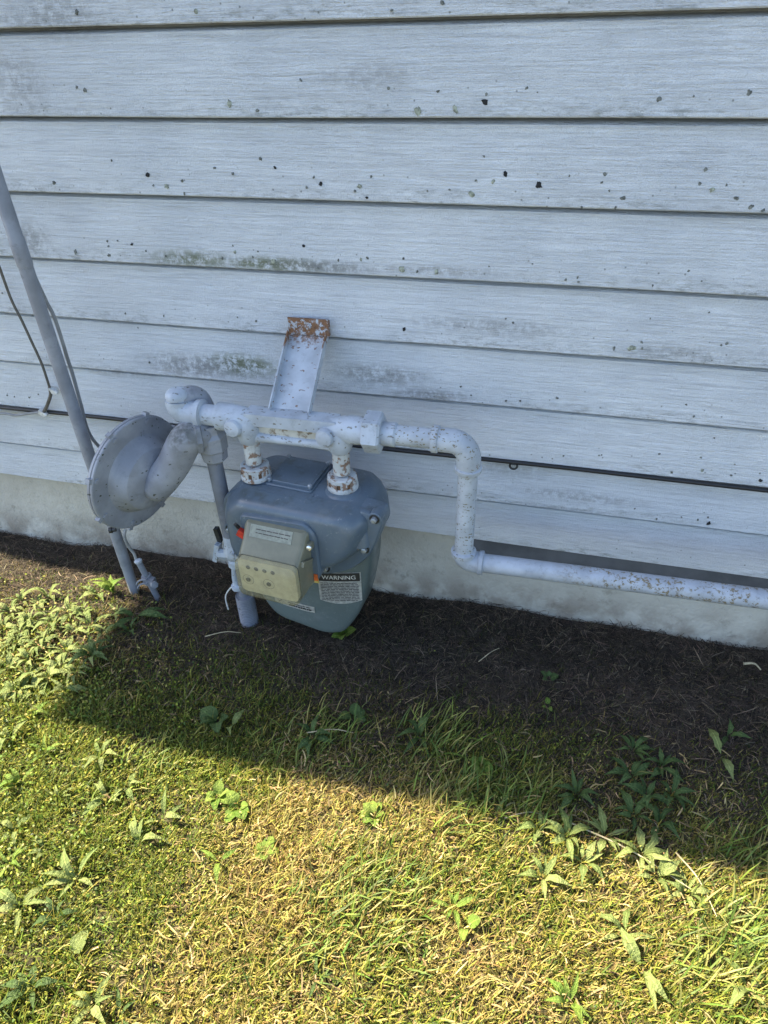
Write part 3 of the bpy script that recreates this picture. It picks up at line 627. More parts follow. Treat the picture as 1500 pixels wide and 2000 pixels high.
# top plate with frame and screws
pl = round_poly([(-.062, -.024), (.034, -.026), (.034, .078), (-.062, .078)], .006, 3)
bm = B(); loft(bm, [[V((q[0], q[1], z_)) for q in inset(pl, (-.014, .027), kx)] for z_, kx in ((.405, 1.07), (.4165, 1.05), (.418, 1.02))]); obj('top_plate_base', bm, 'meter_cover', gm, True, smooth=30)
bm = B(); loft(bm, [[V((q[0], q[1], z_)) for q in inset(pl, (-.014, .027), kx)] for z_, kx in ((.416, .88), (.4215, .88), (.4225, .86))]); tp = obj('top_plate', bm, 'meter_cover', gm, True, smooth=30)
for sx in (-.0575, .0295):
    bm = B(); box(bm, (sx, .027, .419), (.006, .096, .006)); obj('plate_rib', bm, 'meter_cover', tp, True, bevel=.002)
    for sy in (-.017, .070):
        bm = B(); lathe(bm, (sx, sy, .4205), (0, 0, 1), [(0, .0048), (.005, .0046), (.0065, .003)], 10); obj('plate_screw', bm, 'bolt_steel', tp, True)
bm = B(); lathe(bm, (.043, .080, .412), (.1, 0, 1), [(0, .006), (.014, .0065), (.018, .004)], 10); obj('red_seal', bm, 'red_tag', gm, True)
# step under the plate
bm = B(); box(bm, (-.012, -.040, .411), (.11, .020, .009)); obj('top_step', bm, 'meter_cover', gm, True, bevel=.004)
# flange bolts with recessed ears
for (bx_, bz_) in ((.173, .399), (.150, .322), (.062, .250), (-.150, .30)):
    bm = B(); lathe(bm, (bx_, -.028, bz_), (0, -1, 0), [(0, .0130), (.0195, .0130), (.0205, .0118)], 18); ear = obj('bolt_ear', bm, 'meter_cover', gm, True)
    bm = B(); lathe(bm, (bx_, -.0482, bz_), (0, -1, 0), [(0, .0100), (.0012, .0100)], 16); obj('bolt_washer', bm, 'dark_metal', ear, True)
    bm = B(); lathe(bm, (bx_, -.0490, bz_), (0, -1, 0), [(0, .0066), (.0070, .0064), (.0082, .004)], 6); obj('bolt_head', bm, 'bolt_steel', ear, True, smooth=20)
# raised pad behind the index
pad = round_poly([(-.088, .386), (.052, .394), (.072, .372), (.074, .272), (.066, .256), (-.088, .252)], .014, 4)
bm = B(); loft(bm, [P2(pad, -.07), P2(pad, -.094), P2(inset(pad, (-.01, .32), .965), -.098)]); obj('index_pad', bm, 'meter_cover', gm, True, smooth=35)
# index box: smoky shell, yellowed window, dial plate behind it
def rect(x0, x1, z0, z1, y, r=.012, n=4): return P2(round_poly([(x0, z1), (x1, z1), (x1, z0), (x0, z0)], r, n), y)
bm = B(); loft(bm, [rect(-.073, .060, .246, .381, -.096), rect(-.072, .0585, .246, .379, -.106), rect(-.071, .058, .246, .357, -.122), rect(-.070, .0575, .246, .335, -.148)], True, False); ib = obj('index_shell', bm, 'smoky_plastic', gm, True, smooth=40)
bm = B(); loft(bm, [rect(-.0712, .0585, .2445, .3362, -.1485, .016), rect(-.071, .058, .245, .334, -.160, .016), rect(-.068, .055, .248, .330, -.168, .016), rect(-.060, .047, .256, .322, -.1715, .016)], False, True); obj('index_window', bm, 'yellowed_plastic', gm, True, smooth=50)
bm = B(); loft(bm, [rect(-.067, .054, .250, .331, -.146), rect(-.067, .054, .250, .331, -.1575)]); dp = obj('dial_plate', bm, 'index_face', gm, True, smooth=20)
for k in range(4):
    bm = B(); lathe(bm, (-.046 + k * .0175, -.157, .313), (0, -1, 0), [(0, .0045), (.0012, .0044), (.0014, .002)], 18); d_ = obj('small_dial', bm, 'ink', dp, True)
for dx in (-.050, -.006):
    bm = B(); lathe(bm, (dx, -.157, .281), (0, -1, 0), [(0, .004), (.0003, .004)], 12); bm.free(); bm = B(); tube(bm, [(dx + .0115 * math.cos(a), -.1572, .281 + .0115 * math.sin(a)) for a in np.linspace(0, 2 * math.pi, 25)], .0006, 5); obj('large_dial', bm, 'brown_wire', dp, True)
    bm = B(); lathe(bm, (dx, -.157, .281), (0, -1, 0), [(0, .0048), (.0022, .0046), (.003, .002)], 12); obj('dial_hub', bm, 'ink', dp, True)
# shell side rib with bright screw, top sticker, seals
bm = B(); box(bm, (.0605, -.120, .322), (.006, .040, .010), Euler((-.45, 0, 0)).to_matrix()); rib = obj('shell_rib', bm, 'smoky_plastic', gm, True, bevel=.002)
bm = B(); box(bm, (.0605, -.104, .352), (.014, .014, .014)); obj('screw_lug', bm, 'smoky_plastic', gm, True, bevel=.003)
bm = B(); lathe(bm, (.0640, -.111, .352), (.2, -1, .25), [(0, .0055), (.003, .0052), (.004, .003)], 12); obj('cover_screw', bm, 'screw_bright', gm, True)
tn = V((0, -.040, .034)); 
def on_top(x, s): # point on the sloping shell top, s = 0 back to 1 front
    y0, z0, y1, z1 = -.1065, .3783, -.1215, .3577
    return V((x, y0 + (y1 - y0) * s, z0 + (z1 - z0) * s)) + V((0, -.0008, .0008))
bm = B(); vs = [bm.verts.new(q) for q in (on_top(-.056, .02), on_top(.032, .02), on_top(.032, .98), on_top(-.056, .98))]; bm.faces.new(vs); bmesh.ops.solidify(bm, geom=bm.faces[:], thickness=.0006); st = obj('index_sticker', bm, 'label_aged', ib, True, smooth=0)
random.seed(5)
bm = B()
for r_ in (.35, .62):
    x = -.043
    while x < .018:
        w_ = .004 + random.random() * .008; q = on_top(x + w_ / 2, r_) + V((0, -.0005, .0006)); box(bm, q, (w_, .0012, .0016), Euler((-.85, 0, 0)).to_matrix()); x += w_ + .0018
o = obj('sticker_print', bm, 'brown_wire', ib, True, smooth=0)
bm = B(); box(bm, (-.082, -.104, .345), (.020, .010, .016), Euler((0, .5, 0)).to_matrix()); obj('red_seal', bm, 'red_tag', gm, True, bevel=.003)
bm = B(); lathe(bm, (-.090, -.102, .357), (-.3, -.4, 1), [(0, .004), (.012, .0035)], 8); obj('seal_post', bm, 'dark_metal', gm, True)
bm = B(); box(bm, (.0650, -.099, .268), (.008, .0022, .016)); obj('warning_tag', bm, 'orange_sticker', gm, True, bevel=.0006)
bm = B(); box(bm, (.026, yf(.026) - .0016, .205), (.020, .002, .030)); obj('yellow_tag', bm, 'yellow_sticker', gm, True, bevel=.0006)
# printed labels on the lower body
YB = -.0412
def text_mesh(txt, size, mat, parent, loc, name, bold=.0, sx=1.0):
    cu = bpy.data.curves.new('t', 'FONT'); cu.body = txt; cu.size = size; cu.align_x = 'CENTER'; cu.align_y = 'CENTER'; cu.offset = bold; cu.resolution_u = 3
    to = bpy.data.objects.new('t', cu); COL.objects.link(to); dg = bpy.context.evaluated_depsgraph_get()
    me_ = bpy.data.meshes.new_from_object(to.evaluated_get(dg)); bpy.data.objects.remove(to)
    me_.transform(Matrix.Translation(V(loc)) @ Matrix.Rotation(math.pi / 2, 4, 'X') @ Matrix.Diagonal((sx, 1, 1, 1)))
    me_.materials.clear(); me_.materials.append(MATS[mat]); o_ = bpy.data.objects.new(name, me_); COL.objects.link(o_); o_.parent = parent; return o_
LX0, LX1, LZ0, LZ1, TL_ = .034, .126, .148, .226, .13
def lp(x, z, d): return V((x, yf(x) - d, z + TL_ * (x - .08)))
def onbody(bm, x, z, w, h, d=.0014, tilt=0.0):
    """a flat printed mark following the rounded front"""
    n = max(1, int(w / .006)); e = [(x - w / 2 + w * i / n) for i in range(n + 1)]; sh = math.tan(tilt)
    a = [bm.verts.new(lp(q, z + h / 2 + sh * (q - x), d)) for q in e]; c = [bm.verts.new(lp(q, z - h / 2 + sh * (q - x), d)) for q in e]
    for i in range(n): bm.faces.new((a[i], a[i + 1], c[i + 1], c[i]))
bm = B(); n = 16; va, vc = [], []
for i in range(n + 1):
    q = i / n; x = LX0 + (LX1 - LX0) * q; dip = -.010 * (1 - (2 * q - 1) ** 2)
    va.append(bm.verts.new(lp(x, LZ1, .0012))); vc.append(bm.verts.new(lp(x, LZ0 + dip, .0012)))
for i in range(n): bm.faces.new((va[i], va[i + 1], vc[i + 1], vc[i]))
bmesh.ops.solidify(bm, geom=bm.faces[:], thickness=.0004)
wl = obj('warning_label', bm, 'label_white', body, True, smooth=0); wl['label'] = 'white label with black WARNING header on the lower body'
bm = B(); onbody(bm, (LX0 + LX1) / 2, .2135, LX1 - LX0 - .004, .022, .0022); obj('label_header', bm, 'ink', body, True, smooth=0)
tx = text_mesh('WARNING', .0150, 'label_white', body, ((LX0 + LX1) / 2, 0, .2130), 'header_text', .0, 1.0)
for v in tx.data.vertices: v.co = lp(v.co.x, v.co.z, .0030)
bm = B(); zz = .197
while zz > .1455:
    x = LX0 + .005
    while x < LX1 - .008:
        w_ = min(.004 + random.random() * .010, LX1 - .005 - x); onbody(bm, x + w_ / 2, zz, w_, .0016, .0020); x += w_ + .0016
    zz -= .0044
obj('label_print', bm, 'ink', body, True, smooth=0)
TL_ = 0.0
bm = B(); onbody(bm, -.032, .106, .100, .018, .0012); bmesh.ops.solidify(bm, geom=bm.faces[:], thickness=.0004); obj('nameplate_sticker', bm, 'label_white', body, True, smooth=0)
bm = B()
for zz, x0_, x1_, h_ in ((.1095, -.046, .006, .0022), (.1035, -.044, .010, .0038)):
    x = x0_
    while x < x1_:
        w_ = .003 + random.random() * .006; onbody(bm, x + w_ / 2, zz, w_, h_, .0021); x += w_ + .0012
onbody(bm, -.066, .108, .008, .0024, .0021, .7); onbody(bm, -.072, .1065, .004, .0024, .0021, -.7)
obj('sticker_print', bm, 'ink', body, True, smooth=0)

# ------------------------------------------------------------------ lawn: blades, thatch, small leaves (stuff nobody could count)
def stuff_mesh(name, verts, faces_quads, faces_tris, tint, mat, label, cat):
    """verts (n,3); quads (q,4); tris (t,3); tint (n,3)"""
    me = bpy.data.meshes.new(name); nv = len(verts); nq, nt_ = len(faces_quads), len(faces_tris)
    me.vertices.add(nv); me.vertices.foreach_set('co', verts.astype(np.float32).ravel())
    loops = np.concatenate([faces_quads.ravel(), faces_tris.ravel()]).astype(np.int32)
    me.loops.add(len(loops)); me.loops.foreach_set('vertex_index', loops)
    me.polygons.add(nq + nt_)
    ls = np.concatenate([np.arange(nq) * 4, nq * 4 + np.arange(nt_) * 3]).astype(np.int32)
    me.polygons.foreach_set('loop_start', ls)
    me.update(calc_edges=True)
    at = me.attributes.new('tint', 'FLOAT_COLOR', 'POINT')
    at.data.foreach_set('color', np.concatenate([tint, np.ones((nv, 1))], 1).astype(np.float32).ravel())
    me.shade_smooth(); me.materials.append(MATS[mat])
    o = bpy.data.objects.new(name, me); COL.objects.link(o); return tag(o, label, cat, kind='stuff')
def blades(P, az, tilt, curl, L, Wd, tint):
    n = len(P); h = np.stack([np.cos(az), np.sin(az), np.zeros(n)], 1); w = np.stack([-np.sin(az), np.cos(az), np.zeros(n)], 1)
    up = np.array([0, 0, 1.0])
    t1 = tilt; t2 = np.minimum(tilt + curl, 1.75)
    d1 = h * np.sin(t1)[:, None] + up * np.cos(t1)[:, None]; d2 = h * np.sin(t2)[:, None] + up * np.cos(t2)[:, None]
    m = P + d1 * (L * .55)[:, None]; tip = m + d2 * (L * .45)[:, None]; tip[:, 2] = np.maximum(tip[:, 2], P[:, 2] + .001)
    hw = w * (Wd / 2)[:, None]
    v = np.stack([P - hw, P + hw, m + hw * .85, m - hw * .85, tip], 1).reshape(-1, 3)
    i = np.arange(n)[:, None] * 5
    return v, i + np.array([0, 1, 2, 3]), i + np.array([3, 2, 4]), np.repeat(tint, 5, 0)
def pick(n, cols, wts):
    cols = np.array(cols); wts = np.asarray(wts)
    if wts.ndim == 1: k = RNG.choice(len(cols), n, p=wts / wts.sum())
    else:
        cw = np.cumsum(wts / wts.sum(1, keepdims=True), 1); k = (RNG.random(n)[:, None] > cw).sum(1).clip(0, len(cols) - 1)
    c = cols[k] * RNG.uniform(.5, 1.5, (n, 1)) * RNG.uniform(.9, 1.1, (n, 3)); return c
def scatter(n, x0, x1, y0, y1): return RNG.uniform(x0, x1, n), RNG.uniform(y0, y1, n)
def dry_field(x, y):      # 0 green .. 1 dry
    d = .5 + ((vnoise(x, y, 3.2, 21) * .45 + vnoise(x, y, 9, 22) * .35 + vnoise(x, y, 30, 23) * .2) - .5) * 1.7
    for px, r, s in (((620, 1500), .14, .30), ((850, 1810), .07, .35), ((960, 1930), .10, .35), ((560, 1720), .13, .25), ((800, 1570), .12, .25), ((900, 1600), .10, .2), ((1350, 1800), .06, .2), ((150, 1420), .16, -.35), ((60, 1600), .14, -.25), ((1250, 1700), .12, -.12), ((1420, 1830), .12, -.2), ((100, 1750), .14, -.25)):
        q = hz(px); d = d + s * np.exp(-((x - q.x) ** 2 + (y - q.y) ** 2) / r ** 2)
    return d
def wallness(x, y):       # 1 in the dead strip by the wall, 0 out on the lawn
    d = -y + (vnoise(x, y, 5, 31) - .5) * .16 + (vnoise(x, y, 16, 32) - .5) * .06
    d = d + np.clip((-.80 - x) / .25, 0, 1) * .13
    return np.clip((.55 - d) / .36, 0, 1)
# grass blades
def make_lawn(n, x0, x1, y0, y1, sc=1.0):
    x, y = scatter(n, x0, x1, y0, y1)
    w = wallness(x, y); dens = .45 + .55 * np.clip((vnoise(x, y, 26, 51) * .6 + vnoise(x, y, 11, 52) * .4 - .25) / .35, 0, 1)
    for hp, hr in (((300, 1645), .022), ((320, 1600), .012), ((640, 1925), .02), ((60, 1875), .022), ((700, 1560), .012), ((1040, 1690), .012), ((1340, 1880), .016), ((195, 1790), .014), ((1290, 1660), .016), ((990, 1620), .012), ((130, 1690), .014), ((830, 1870), .010)):
        q = hz(hp); dens = dens * (1 - .92 * np.exp(-((x - q.x) ** 2 + (y - q.y) ** 2) / hr ** 2))
    keep = RNG.random(n) < (1 - np.minimum(w * 1.1, 1) * .90) * dens; x, y, w = x[keep], y[keep], w[keep]; n = len(x)
    dry = dry_field(x, y); P = np.stack([x, y, gz(x, y) - .002], 1)
    gw = np.clip(1.05 - dry, .05, 1); wt = np.stack([gw * .55, gw * .9, .55 + 0 * gw, np.clip(dry - .2, 0, 1) * 1.2, np.clip(dry - .35, 0, 1) * .8], 1)
    tint = pick(n, [(.075, .125, .018), (.16, .195, .026), (.27, .25, .048), (.38, .31, .10), (.24, .165, .065)], wt); tint *= (1 - .68 * w)[:, None]  # blades darken towards the wall: the shade there is put into their tint
    L = RNG.gamma(5, .0036, n) * sc * (1 - .35 * w) * (.75 + .5 * vnoise(x, y, 6, 41)); Wd = RNG.uniform(.0009, .0024, n) * sc ** .5
    az = RNG.uniform(0, 2 * np.pi, n); lean = RNG.random(n) < .4; az[lean] = RNG.normal(.5, .7, lean.sum())
    tilt = RNG.uniform(.1, 1.2, n); curl = RNG.uniform(0, .8, n)
    return blades(P, az, tilt, curl, L, Wd, tint)
def cat_parts(parts):
    off = 0; V_, Q, T, C_ = [], [], [], []
    for v, q, t_, c in parts: V_.append(v); Q.append(q + off); T.append(t_ + off); C_.append(c); off += len(v)
    return np.concatenate(V_), np.concatenate(Q), np.concatenate(T), np.concatenate(C_)
tufts = []
for px, r, n, l in (((1440, 1830), .09, 130, .085), ((1380, 1900), .08, 80, .07), ((880, 1580), .10, 160, .06), ((720, 1760), .12, 240, .06), ((640, 1850), .10, 160, .06), ((850, 1440), .07, 90, .07), ((640, 1430), .07, 80, .06), ((1000, 1560), .08, 120, .06), ((560, 1480), .08, 110, .05), ((1480, 1700), .07, 110, .07), ((300, 1500), .1, 120, .05)):
    q = hz(px); x = q.x + RNG.normal(0, r * .5, n); y = q.y + RNG.normal(0, r * .4, n)
    P = np.stack([x, y, gz(x, y)], 1); az = RNG.normal(.6, .9, n)
    tufts.append(blades(P, az, RNG.uniform(.3, 1.1, n), RNG.uniform(.1, .7, n), RNG.uniform(.5, 1.1, n) * l, RNG.uniform(.0018, .0034, n), pick(n, [(.10, .16, .03), (.17, .21, .04), (.28, .26, .08)], [1, 1, .7])))
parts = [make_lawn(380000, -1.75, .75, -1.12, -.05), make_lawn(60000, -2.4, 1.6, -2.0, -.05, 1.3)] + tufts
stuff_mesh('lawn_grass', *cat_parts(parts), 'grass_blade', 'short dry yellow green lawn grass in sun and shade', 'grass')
# dead thatch: long fibres lying flat near the wall and through the lawn
def fibres(n, x0, x1, y0, y1, field, cols, wts, lmin, lmax, zmax, wmin=.0008, wmax=.0017):
    x, y = scatter(n, x0, x1, y0, y1); keep = RNG.random(n) < field(x, y); x, y = x[keep], y[keep]; n = len(x)
    az = RNG.uniform(0, 2 * np.pi, n); L = RNG.uniform(lmin, lmax, n) * RNG.uniform(.4, 1, n); bend = RNG.normal(0, .7, n); k = 4
    pts = []; px, py = x.copy(), y.copy(); a = az.copy(); z = RNG.uniform(.0, 1, n) ** 1.6 * zmax; sl = RNG.normal(0, .22, n)
    for i in range(k + 1):
        pts.append(np.stack([px, py, np.maximum(gz(px, py) + z, gz(px, py) - .001)], 1)); px = px + np.cos(a) * L / k; py = py + np.sin(a) * L / k; a = a + bend / k; z = z + sl * L / k - .002 * (i > 1); py = np.minimum(py, .012)
    wd = RNG.uniform(wmin, wmax, n); V_ = []
    for i in range(k + 1):
        d = pts[min(i + 1, k)] - pts[max(i - 1, 0)]; s = np.stack([-d[:, 1], d[:, 0], RNG.normal(0, .3, n) * np.hypot(d[:, 0], d[:, 1])], 1); s /= np.linalg.norm(s, axis=1, keepdims=True) + 1e-9
        ww = wd * (1 if i < k else .4) / 2; V_ += [pts[i] - s * ww[:, None], pts[i] + s * ww[:, None]]
    v = np.stack(V_, 1).reshape(-1, 3); m = 2 * (k + 1); b0 = np.arange(n)[:, None] * m
    q = np.concatenate([b0 + np.array([2 * i, 2 * i + 1, 2 * i + 3, 2 * i + 2]) for i in range(k)])
    return v, q, np.zeros((0, 3), int), np.repeat(pick(n, cols, wts), m, 0)
th_cols = [(.036, .028, .021), (.066, .051, .037), (.12, .092, .063), (.23, .175, .115), (.018, .014, .011)]
parts = [fibres(125000, -2.2, 1.4, -.55, .012, lambda x, y: np.clip(wallness(x, y) + .12, 0, 1) * (.35 + .65 * (x > -1.75) * (x < .8)), th_cols, [1.0, 1.2, .8, .28, .9], .014, .055, .011, .0006, .0013),
         fibres(15000, -1.75, .9, -1.12, -.3, lambda x, y: np.clip(dry_field(x, y) - .1, 0, 1), [(.40, .31, .15), (.30, .22, .10), (.22, .16, .08)], [1, 1, .6], .012, .04, .016, .0012, .0026)]
stuff_mesh('dead_thatch', *cat_parts(parts), 'thatch', 'matted dead brown grass along the foundation', 'dead grass')
# small moss and clover leaflets
def chips(n, x0, x1, y0, y1):
    x, y = scatter(n, x0, x1, y0, y1); dr = dry_field(x, y); w = wallness(x, y); left = np.clip((-.45 - x) / .5, 0, 1)
    keep = RNG.random(n) < np.clip((.35 + .5 * left) * np.clip(1 - w * 1.35, .006, 1) * (1.2 - dr * .7), 0, 1); x, y, dr = x[keep], y[keep], dr[keep]; n = len(x)
    P = np.stack([x, y, gz(x, y) + RNG.uniform(.004, .022, n)], 1); az = RNG.uniform(0, 2 * np.pi, n); tl = RNG.uniform(.5, 1.7, n); s = RNG.uniform(.0028, .0058, n) * (1 + .5 * np.clip((-.5 - x) / .4, 0, 1))
    d = np.stack([np.cos(az) * np.sin(tl), np.sin(az) * np.sin(tl), np.cos(tl)], 1); w_ = np.stack([-np.sin(az), np.cos(az), RNG.normal(0, .35, n)], 1)
    v = np.stack([P, P + d * (s * .5)[:, None] + w_ * (s * .36)[:, None], P + d * s[:, None], P + d * (s * .5)[:, None] - w_ * (s * .36)[:, None]], 1).reshape(-1, 3)
    tint = pick(n, [(.13, .19, .025), (.22, .25, .035), (.30, .28, .07), (.07, .11, .025), (.38, .29, .12)], np.stack([1 + 0 * dr, 1.1 - dr * .6, .4 + dr * .4, .6 + 0 * dr, dr * .7], 1))
    return v, np.arange(n)[:, None] * 4 + np.array([0, 1, 2, 3]), np.zeros((0, 3), int), np.repeat(tint, 4, 0)
stuff_mesh('moss_and_clover', *chips(85000, -1.8, .9, -1.15, -.08), 'grass_blade', 'tiny moss and clover leaflets scattered through the lawn', 'moss')

# ------------------------------------------------------------------ broad-leaved weeds, one by one
def leaf_mesh(name, wid, arch, fold, wavy, mat, seed, blunt=False):
    rnd = random.Random(seed); bm = B(); uvl = bm.loops.layers.uv.new('UVMap'); n = 9; rows = []
    for i in range(n + 1):
        s = i / n
        pr = (math.sin(math.pi * min(1, s * 1.04) ** .9) ** .75 if not blunt else math.sin(math.pi * (.12 + .88 * s)) ** .55) if 0 < s < 1 else .03
        hw_ = wid / 2 * max(pr, .05) * (1 + (rnd.random() - .5) * wavy)
        x = s; z = arch * math.sin(math.pi * s * .95) - arch * .7 * s * s + (rnd.random() - .5) * .015; tw = (rnd.random() - .5) * .12
        rows.append([bm.verts.new((x, -hw_, z + hw_ * (fold + tw))), bm.verts.new((x, 0, z)), bm.verts.new((x, hw_, z + hw_ * (fold - tw)))])
    for i in range(n):
        for j in range(2):
            f = bm.faces.new((rows[i][j], rows[i + 1][j], rows[i + 1][j + 1], rows[i][j + 1]))
            for lp, (ii, jj) in zip(f.loops, ((i, j), (i + 1, j), (i + 1, j + 1), (i, j + 1))): lp[uvl].uv = (jj / 2, ii / n)
    me = bpy.data.meshes.new(name); bm.to_mesh(me); bm.free(); me.shade_smooth(); me.materials.append(MATS[mat]); return me
KINDS = {}
for kn, mt in (('silver', 'leaf_silver'), ('deep', 'leaf_deep'), ('lime', 'leaf_lime')):
    KINDS[kn] = [leaf_mesh('leaf', w_, a_, f_, wv, mt, s_) for w_, a_, f_, wv, s_ in ((.24, .18, .35, .3, 1), (.30, .26, .3, .45, 2), (.19, .12, .5, .3, 3), (.26, .32, .2, .5, 4))]
    KINDS[kn + '_round'] = [leaf_mesh('leaf', w_, a_, f_, wv, mt, s_, True) for w_, a_, f_, wv, s_ in ((.75, .2, .25, .25, 5), (.85, .15, .2, .3, 6))]
def weed(px, kind, n, size, label, group=None, el=(.1, .7), name='weed', azs=None):
    q = hz(px, .006); rnd = random.Random(int(px[0] * 13 + px[1])); zq = float(gz(q.x, q.y))
    t = thing(name, (q.x, q.y, zq), label, 'weed', group)
    a0_ = rnd.random() * 6.28
    for k in range(n):
        me = rnd.choice(KINDS[kind]); o = bpy.data.objects.new('leaf', me); COL.objects.link(o); o.parent = t
        az = azs[k] if azs else a0_ + k * 2.4 + rnd.uniform(-.4, .4); s = size * rnd.uniform(.65, 1.15); e_ = rnd.uniform(*el)
        o.rotation_euler = (rnd.uniform(-.4, .4), -e_, az); o.scale = (s, s, s); o.location = (math.cos(az) * .004, math.sin(az) * .004, .004 + rnd.random() * .008)
    return t
rl = random.Random(3); ORD = ['first', 'second', 'third', 'fourth', 'fifth', 'sixth', 'seventh', 'eighth', 'ninth']
def rows_of(pts, n):
    """sort points into rows going away from the wall, each row from left to right"""
    pts = sorted(pts, key=lambda q: q[1]); per = -(-len(pts) // n)
    return [sorted(pts[k * per:(k + 1) * per]) for k in range(n)]
for r_, row in enumerate(rows_of([(20, 1190), (60, 1215), (30, 1255), (95, 1250), (60, 1290), (15, 1305), (130, 1275), (110, 1225), (150, 1240), (95, 1320), (35, 1345), (75, 1180), (190, 1285), (165, 1205), (205, 1245), (5, 1225), (45, 1235), (80, 1265), (120, 1300), (150, 1315), (55, 1320), (140, 1205), (180, 1230), (40, 1170), (230, 1205), (10, 1270), (70, 1350), (5, 1370)], 4)):
    for c_, px in enumerate(row):
        weed(px, 'silver', rl.randint(8, 12), rl.uniform(.030, .046), 'pale mat weed by the conduit, %s from left in %s row from wall' % (ORD[c_], ORD[r_]), 'weeds in the mat by the conduit')
W_ = 'weeds scattered over the lawn'
weed((95, 1165), 'silver', 6, .055, 'pale weed at the top edge of the sunlit mat left of the conduit')
weed((222, 1160), 'lime', 7, .062, 'upright bright weed leaves touching the foot of the conduit', el=(.6, 1.2))
weed((196, 1165), 'silver', 4, .06, 'pale long-leaved weed just left of the conduit foot', el=(.2, .8))
weed((268, 1205), 'deep', 4, .075, 'dark long-leaved weed under the ground rod', azs=[.1, .5, 3.4, 4.2], el=(.05, .3))
weed((180, 1285), 'deep', 6, .065, 'dark green weed where the mat meets the shade')
weed((255, 1235), 'deep', 5, .045, 'small dark weed in the shade right of the mat')
weed((130, 1345), 'silver', 5, .05, 'pale weed at the pointed tip of the shade')
weed((425, 1408), 'deep_round', 4, .036, 'broad lobed-leaf weed alone in the shade below the riser', azs=[.3, 2.9, 3.8, 5.2], el=(.3, .7))
weed((450, 1418), 'silver', 2, .055, 'pale jagged leaf beside the lobed weed in the shade', azs=[1.2, 5.2], el=(.4, .9))
weed((672, 1240), 'lime_round', 5, .030, 'bright green seedling under the right corner of the gas meter', el=(.4, 1.0))
weed((690, 1400), 'deep_round', 4, .028, 'small round-leaved weed in the shade below the gas meter')
weed((820, 1440), 'deep', 6, .05, 'dark grassy weed in the middle of the shade')
weed((610, 1440), 'deep', 6, .04, 'dark narrow weed at the shade below the meter')
weed((1072, 1320), 'deep_round', 4, .018, 'tiny green seedling in the dead grass below the run pipe')
weed((1070, 1375), 'lime_round', 3, .014, 'tiny pale seedling alone in the dark thatch')
weed((940, 1500), 'lime_round', 9, .020, 'yellow green clover clump at the edge of the shade')
weed((1408, 1480), 'silver', 2, .07, 'single long dark leaf lying in the shade at the right', azs=[5.0, 1.9], el=(.05, .2))
weed((1420, 1440), 'deep', 3, .045, 'small weed just above the single long leaf at the right')
SH = 'dark weeds in the shaded patch at the right'
for px, lab in (((1235, 1470), 'topmost dark weed of the shaded patch at the right'), ((1230, 1520), 'upper left dark weed in the shaded right patch'), ((1290, 1500), 'upper right dark weed in the shaded right patch'), ((1260, 1560), 'middle dark weed in the shaded right patch'),
                ((1310, 1555), 'rightmost dark weed of the shaded right patch'), ((1235, 1600), 'lower left dark weed in the shaded right patch'), ((1285, 1615), 'lower right dark weed in the shaded right patch'), ((1125, 1560), 'pale leaf weed left of the shaded right patch')):
    weed(px, 'deep', 7, .042, lab, SH)
for px, n_, s_, lab in (((1050, 1625), 6, .05, 'leftmost pale weed along the sunlit edge at the right'), ((1105, 1640), 6, .055, 'second pale weed along the sunlit edge at the right'), ((1180, 1640), 5, .055, 'third pale weed along the sunlit edge at the right'), ((1250, 1675), 7, .06, 'largest pale weed on the sunlit edge at the right'),
                        ((1280, 1715), 6, .055, 'pale weed just below the largest one at the right'), ((1060, 1715), 4, .055, 'pale weed below the leftmost sunlit edge weed'), ((1140, 1690), 4, .045, 'small pale weed between the edge weeds at the right'), ((1340, 1745), 6, .04, 'pale weed under the long dry stalk at the right')):
    weed(px, 'silver', n_ + 2, s_ * .78, lab, 'pale weeds on the sunlit edge at the right')
weed((1220, 1825), 'silver', 5, .052, 'large pale long-leaved weed low on the right of the lawn', azs=[.1, 2.8, 1.4, 5.1, 3.6], el=(.05, .35))
weed((1255, 1890), 'silver', 3, .055, 'pale weed with long leaves below the large right one', azs=[5.4, 5.0, 2.2], el=(.05, .3))
weed((885, 1775), 'lime', 6, .033, 'bright weed with a pale leaf at the lawn centre')
weed((910, 1815), 'lime_round', 2, .024, 'round pale leaf right of the centre bright weed')
weed((425, 1560), 'lime_round', 6, .024, 'pale broad-leaved weed high on the sunlit lawn left of centre')
weed((465, 1580), 'lime_round', 4, .030, 'broad pale leaf right of the left-centre weed')
weed((320, 1600), 'silver', 4, .045, 'pale weed above the dark hole in the lawn')
weed((270, 1650), 'silver', 3, .045, 'curled pale leaf beside the dark hole in the lawn', azs=[1.8, 2.2, .3], el=(.1, .5))
weed((430, 1690), 'lime', 3, .04, 'small bright weed right of the curled leaf')
weed((730, 1595), 'lime_round', 8, .020, 'yellow clover clump near the shade at the lawn centre')
weed((520, 1670), 'lime_round', 5, .022, 'small yellow clover clump in the dry lawn')
weed((140, 1865), 'silver_round', 1, .042, 'single round pale leaf low on the left of the lawn', azs=[1.4], el=(.3, .5))
weed((60, 1930), 'deep', 6, .04, 'large dark leaves in the lower left corner', el=(.1, .5))
weed((110, 1790), 'deep', 6, .034, 'long dark leaves at the left of the lower lawn', el=(.1, .5))
weed((150, 1720), 'silver', 6, .05, 'pale weed above the long dark leaves at the left')
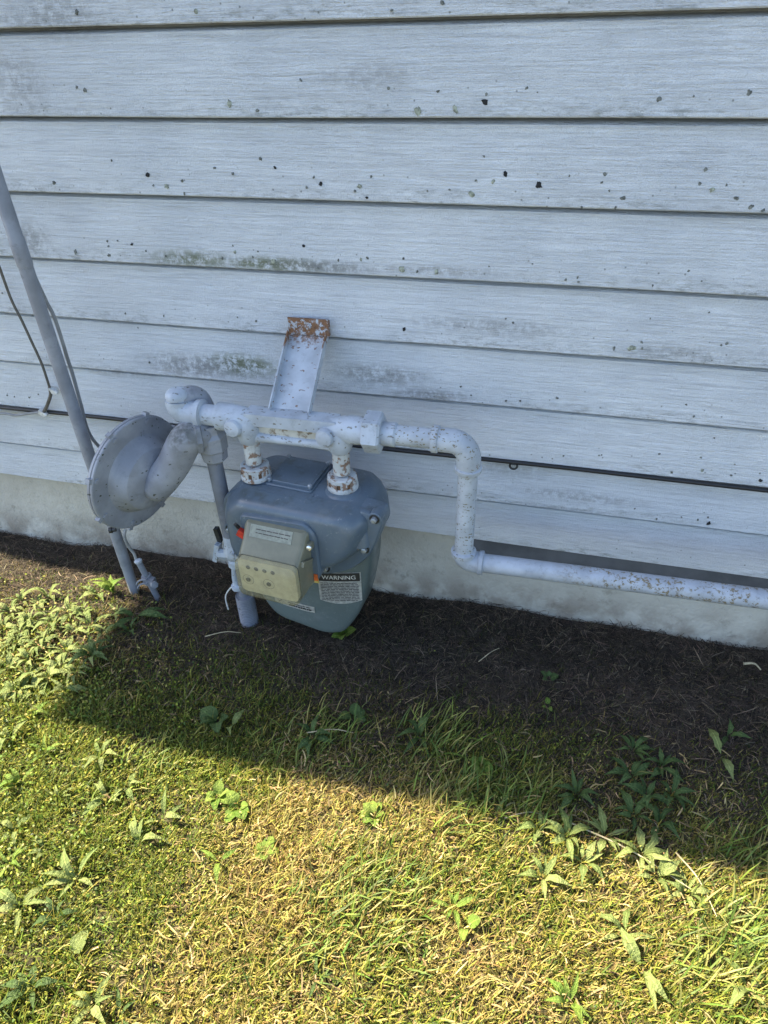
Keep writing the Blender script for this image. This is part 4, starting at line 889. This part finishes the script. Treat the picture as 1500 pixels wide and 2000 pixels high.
weed((40, 1770), 'silver', 5, .05, 'pale weed at the left edge of the lower lawn')
weed((180, 1960), 'silver', 6, .04, 'pale weed near the bottom edge at the left')
weed((230, 1985), 'deep', 4, .035, 'dark leaves cut by the bottom edge at the left')
weed((620, 1915), 'deep', 3, .03, 'dark leaf in a hollow at the lower centre')
weed((1110, 1960), 'lime', 6, .04, 'bright weed near the bottom edge right of centre')
weed((1465, 1930), 'silver', 4, .045, 'pale long leaf at the bottom right corner', azs=[2.4, 5.3, .8, 3.9], el=(.05, .3))
LN = 'pale leaves through the left lawn'
for r_, row in enumerate(rows_of([(60, 1400), (20, 1440), (150, 1400), (90, 1470), (200, 1480), (40, 1530), (120, 1560), (30, 1620), (210, 1560), (160, 1620), (90, 1660), (20, 1690), (250, 1540)], 4)):
    for c_, px in enumerate(row):
        weed(px, 'silver' if rl.random() < .6 else 'lime', rl.randint(4, 6), rl.uniform(.026, .042), 'small left lawn weed, %s from left in %s row below the mat' % (ORD[c_], ORD[r_]), LN)

# dry stalks and twig
def stalk(p0, p1, r, label, sag=.004, name='dry_stalk', mat='straw'):
    a = hz(p0, .022); c = hz(p1, .018); t = thing(name, (a.x, a.y, 0), label, 'stalk' if name == 'dry_stalk' else 'twig')
    m = (a + c) / 2 + V((.004, .006, sag)); bm = B(); tube(bm, smooth_path([a, m, c], 5), [r * (1 - .05 * i) for i in range(11)], 6); obj('stem', bm, mat, t); return t
stalk((1112, 1606), (1352, 1738), .0016, 'long pale dry stalk lying across the shade edge at the right')
stalk((1320, 1665), (1400, 1790), .0014, 'thin pale dry stalk slanting down the right lawn')
stalk((985, 1598), (1060, 1590), .0013, 'short dry stalk at the shade edge right of centre')
stalk((400, 1243), (470, 1236), .0013, 'straw lying on the dead grass below the riser')
stalk((935, 1292), (975, 1266), .0012, 'straw on the dead grass below the run pipe')
stalk((600, 1431), (690, 1431), .0013, 'straw lying level in the shade below the meter')
stalk((1452, 1296), (1486, 1308), .0030, 'pale forked twig by the foundation at the right edge', name='twig')
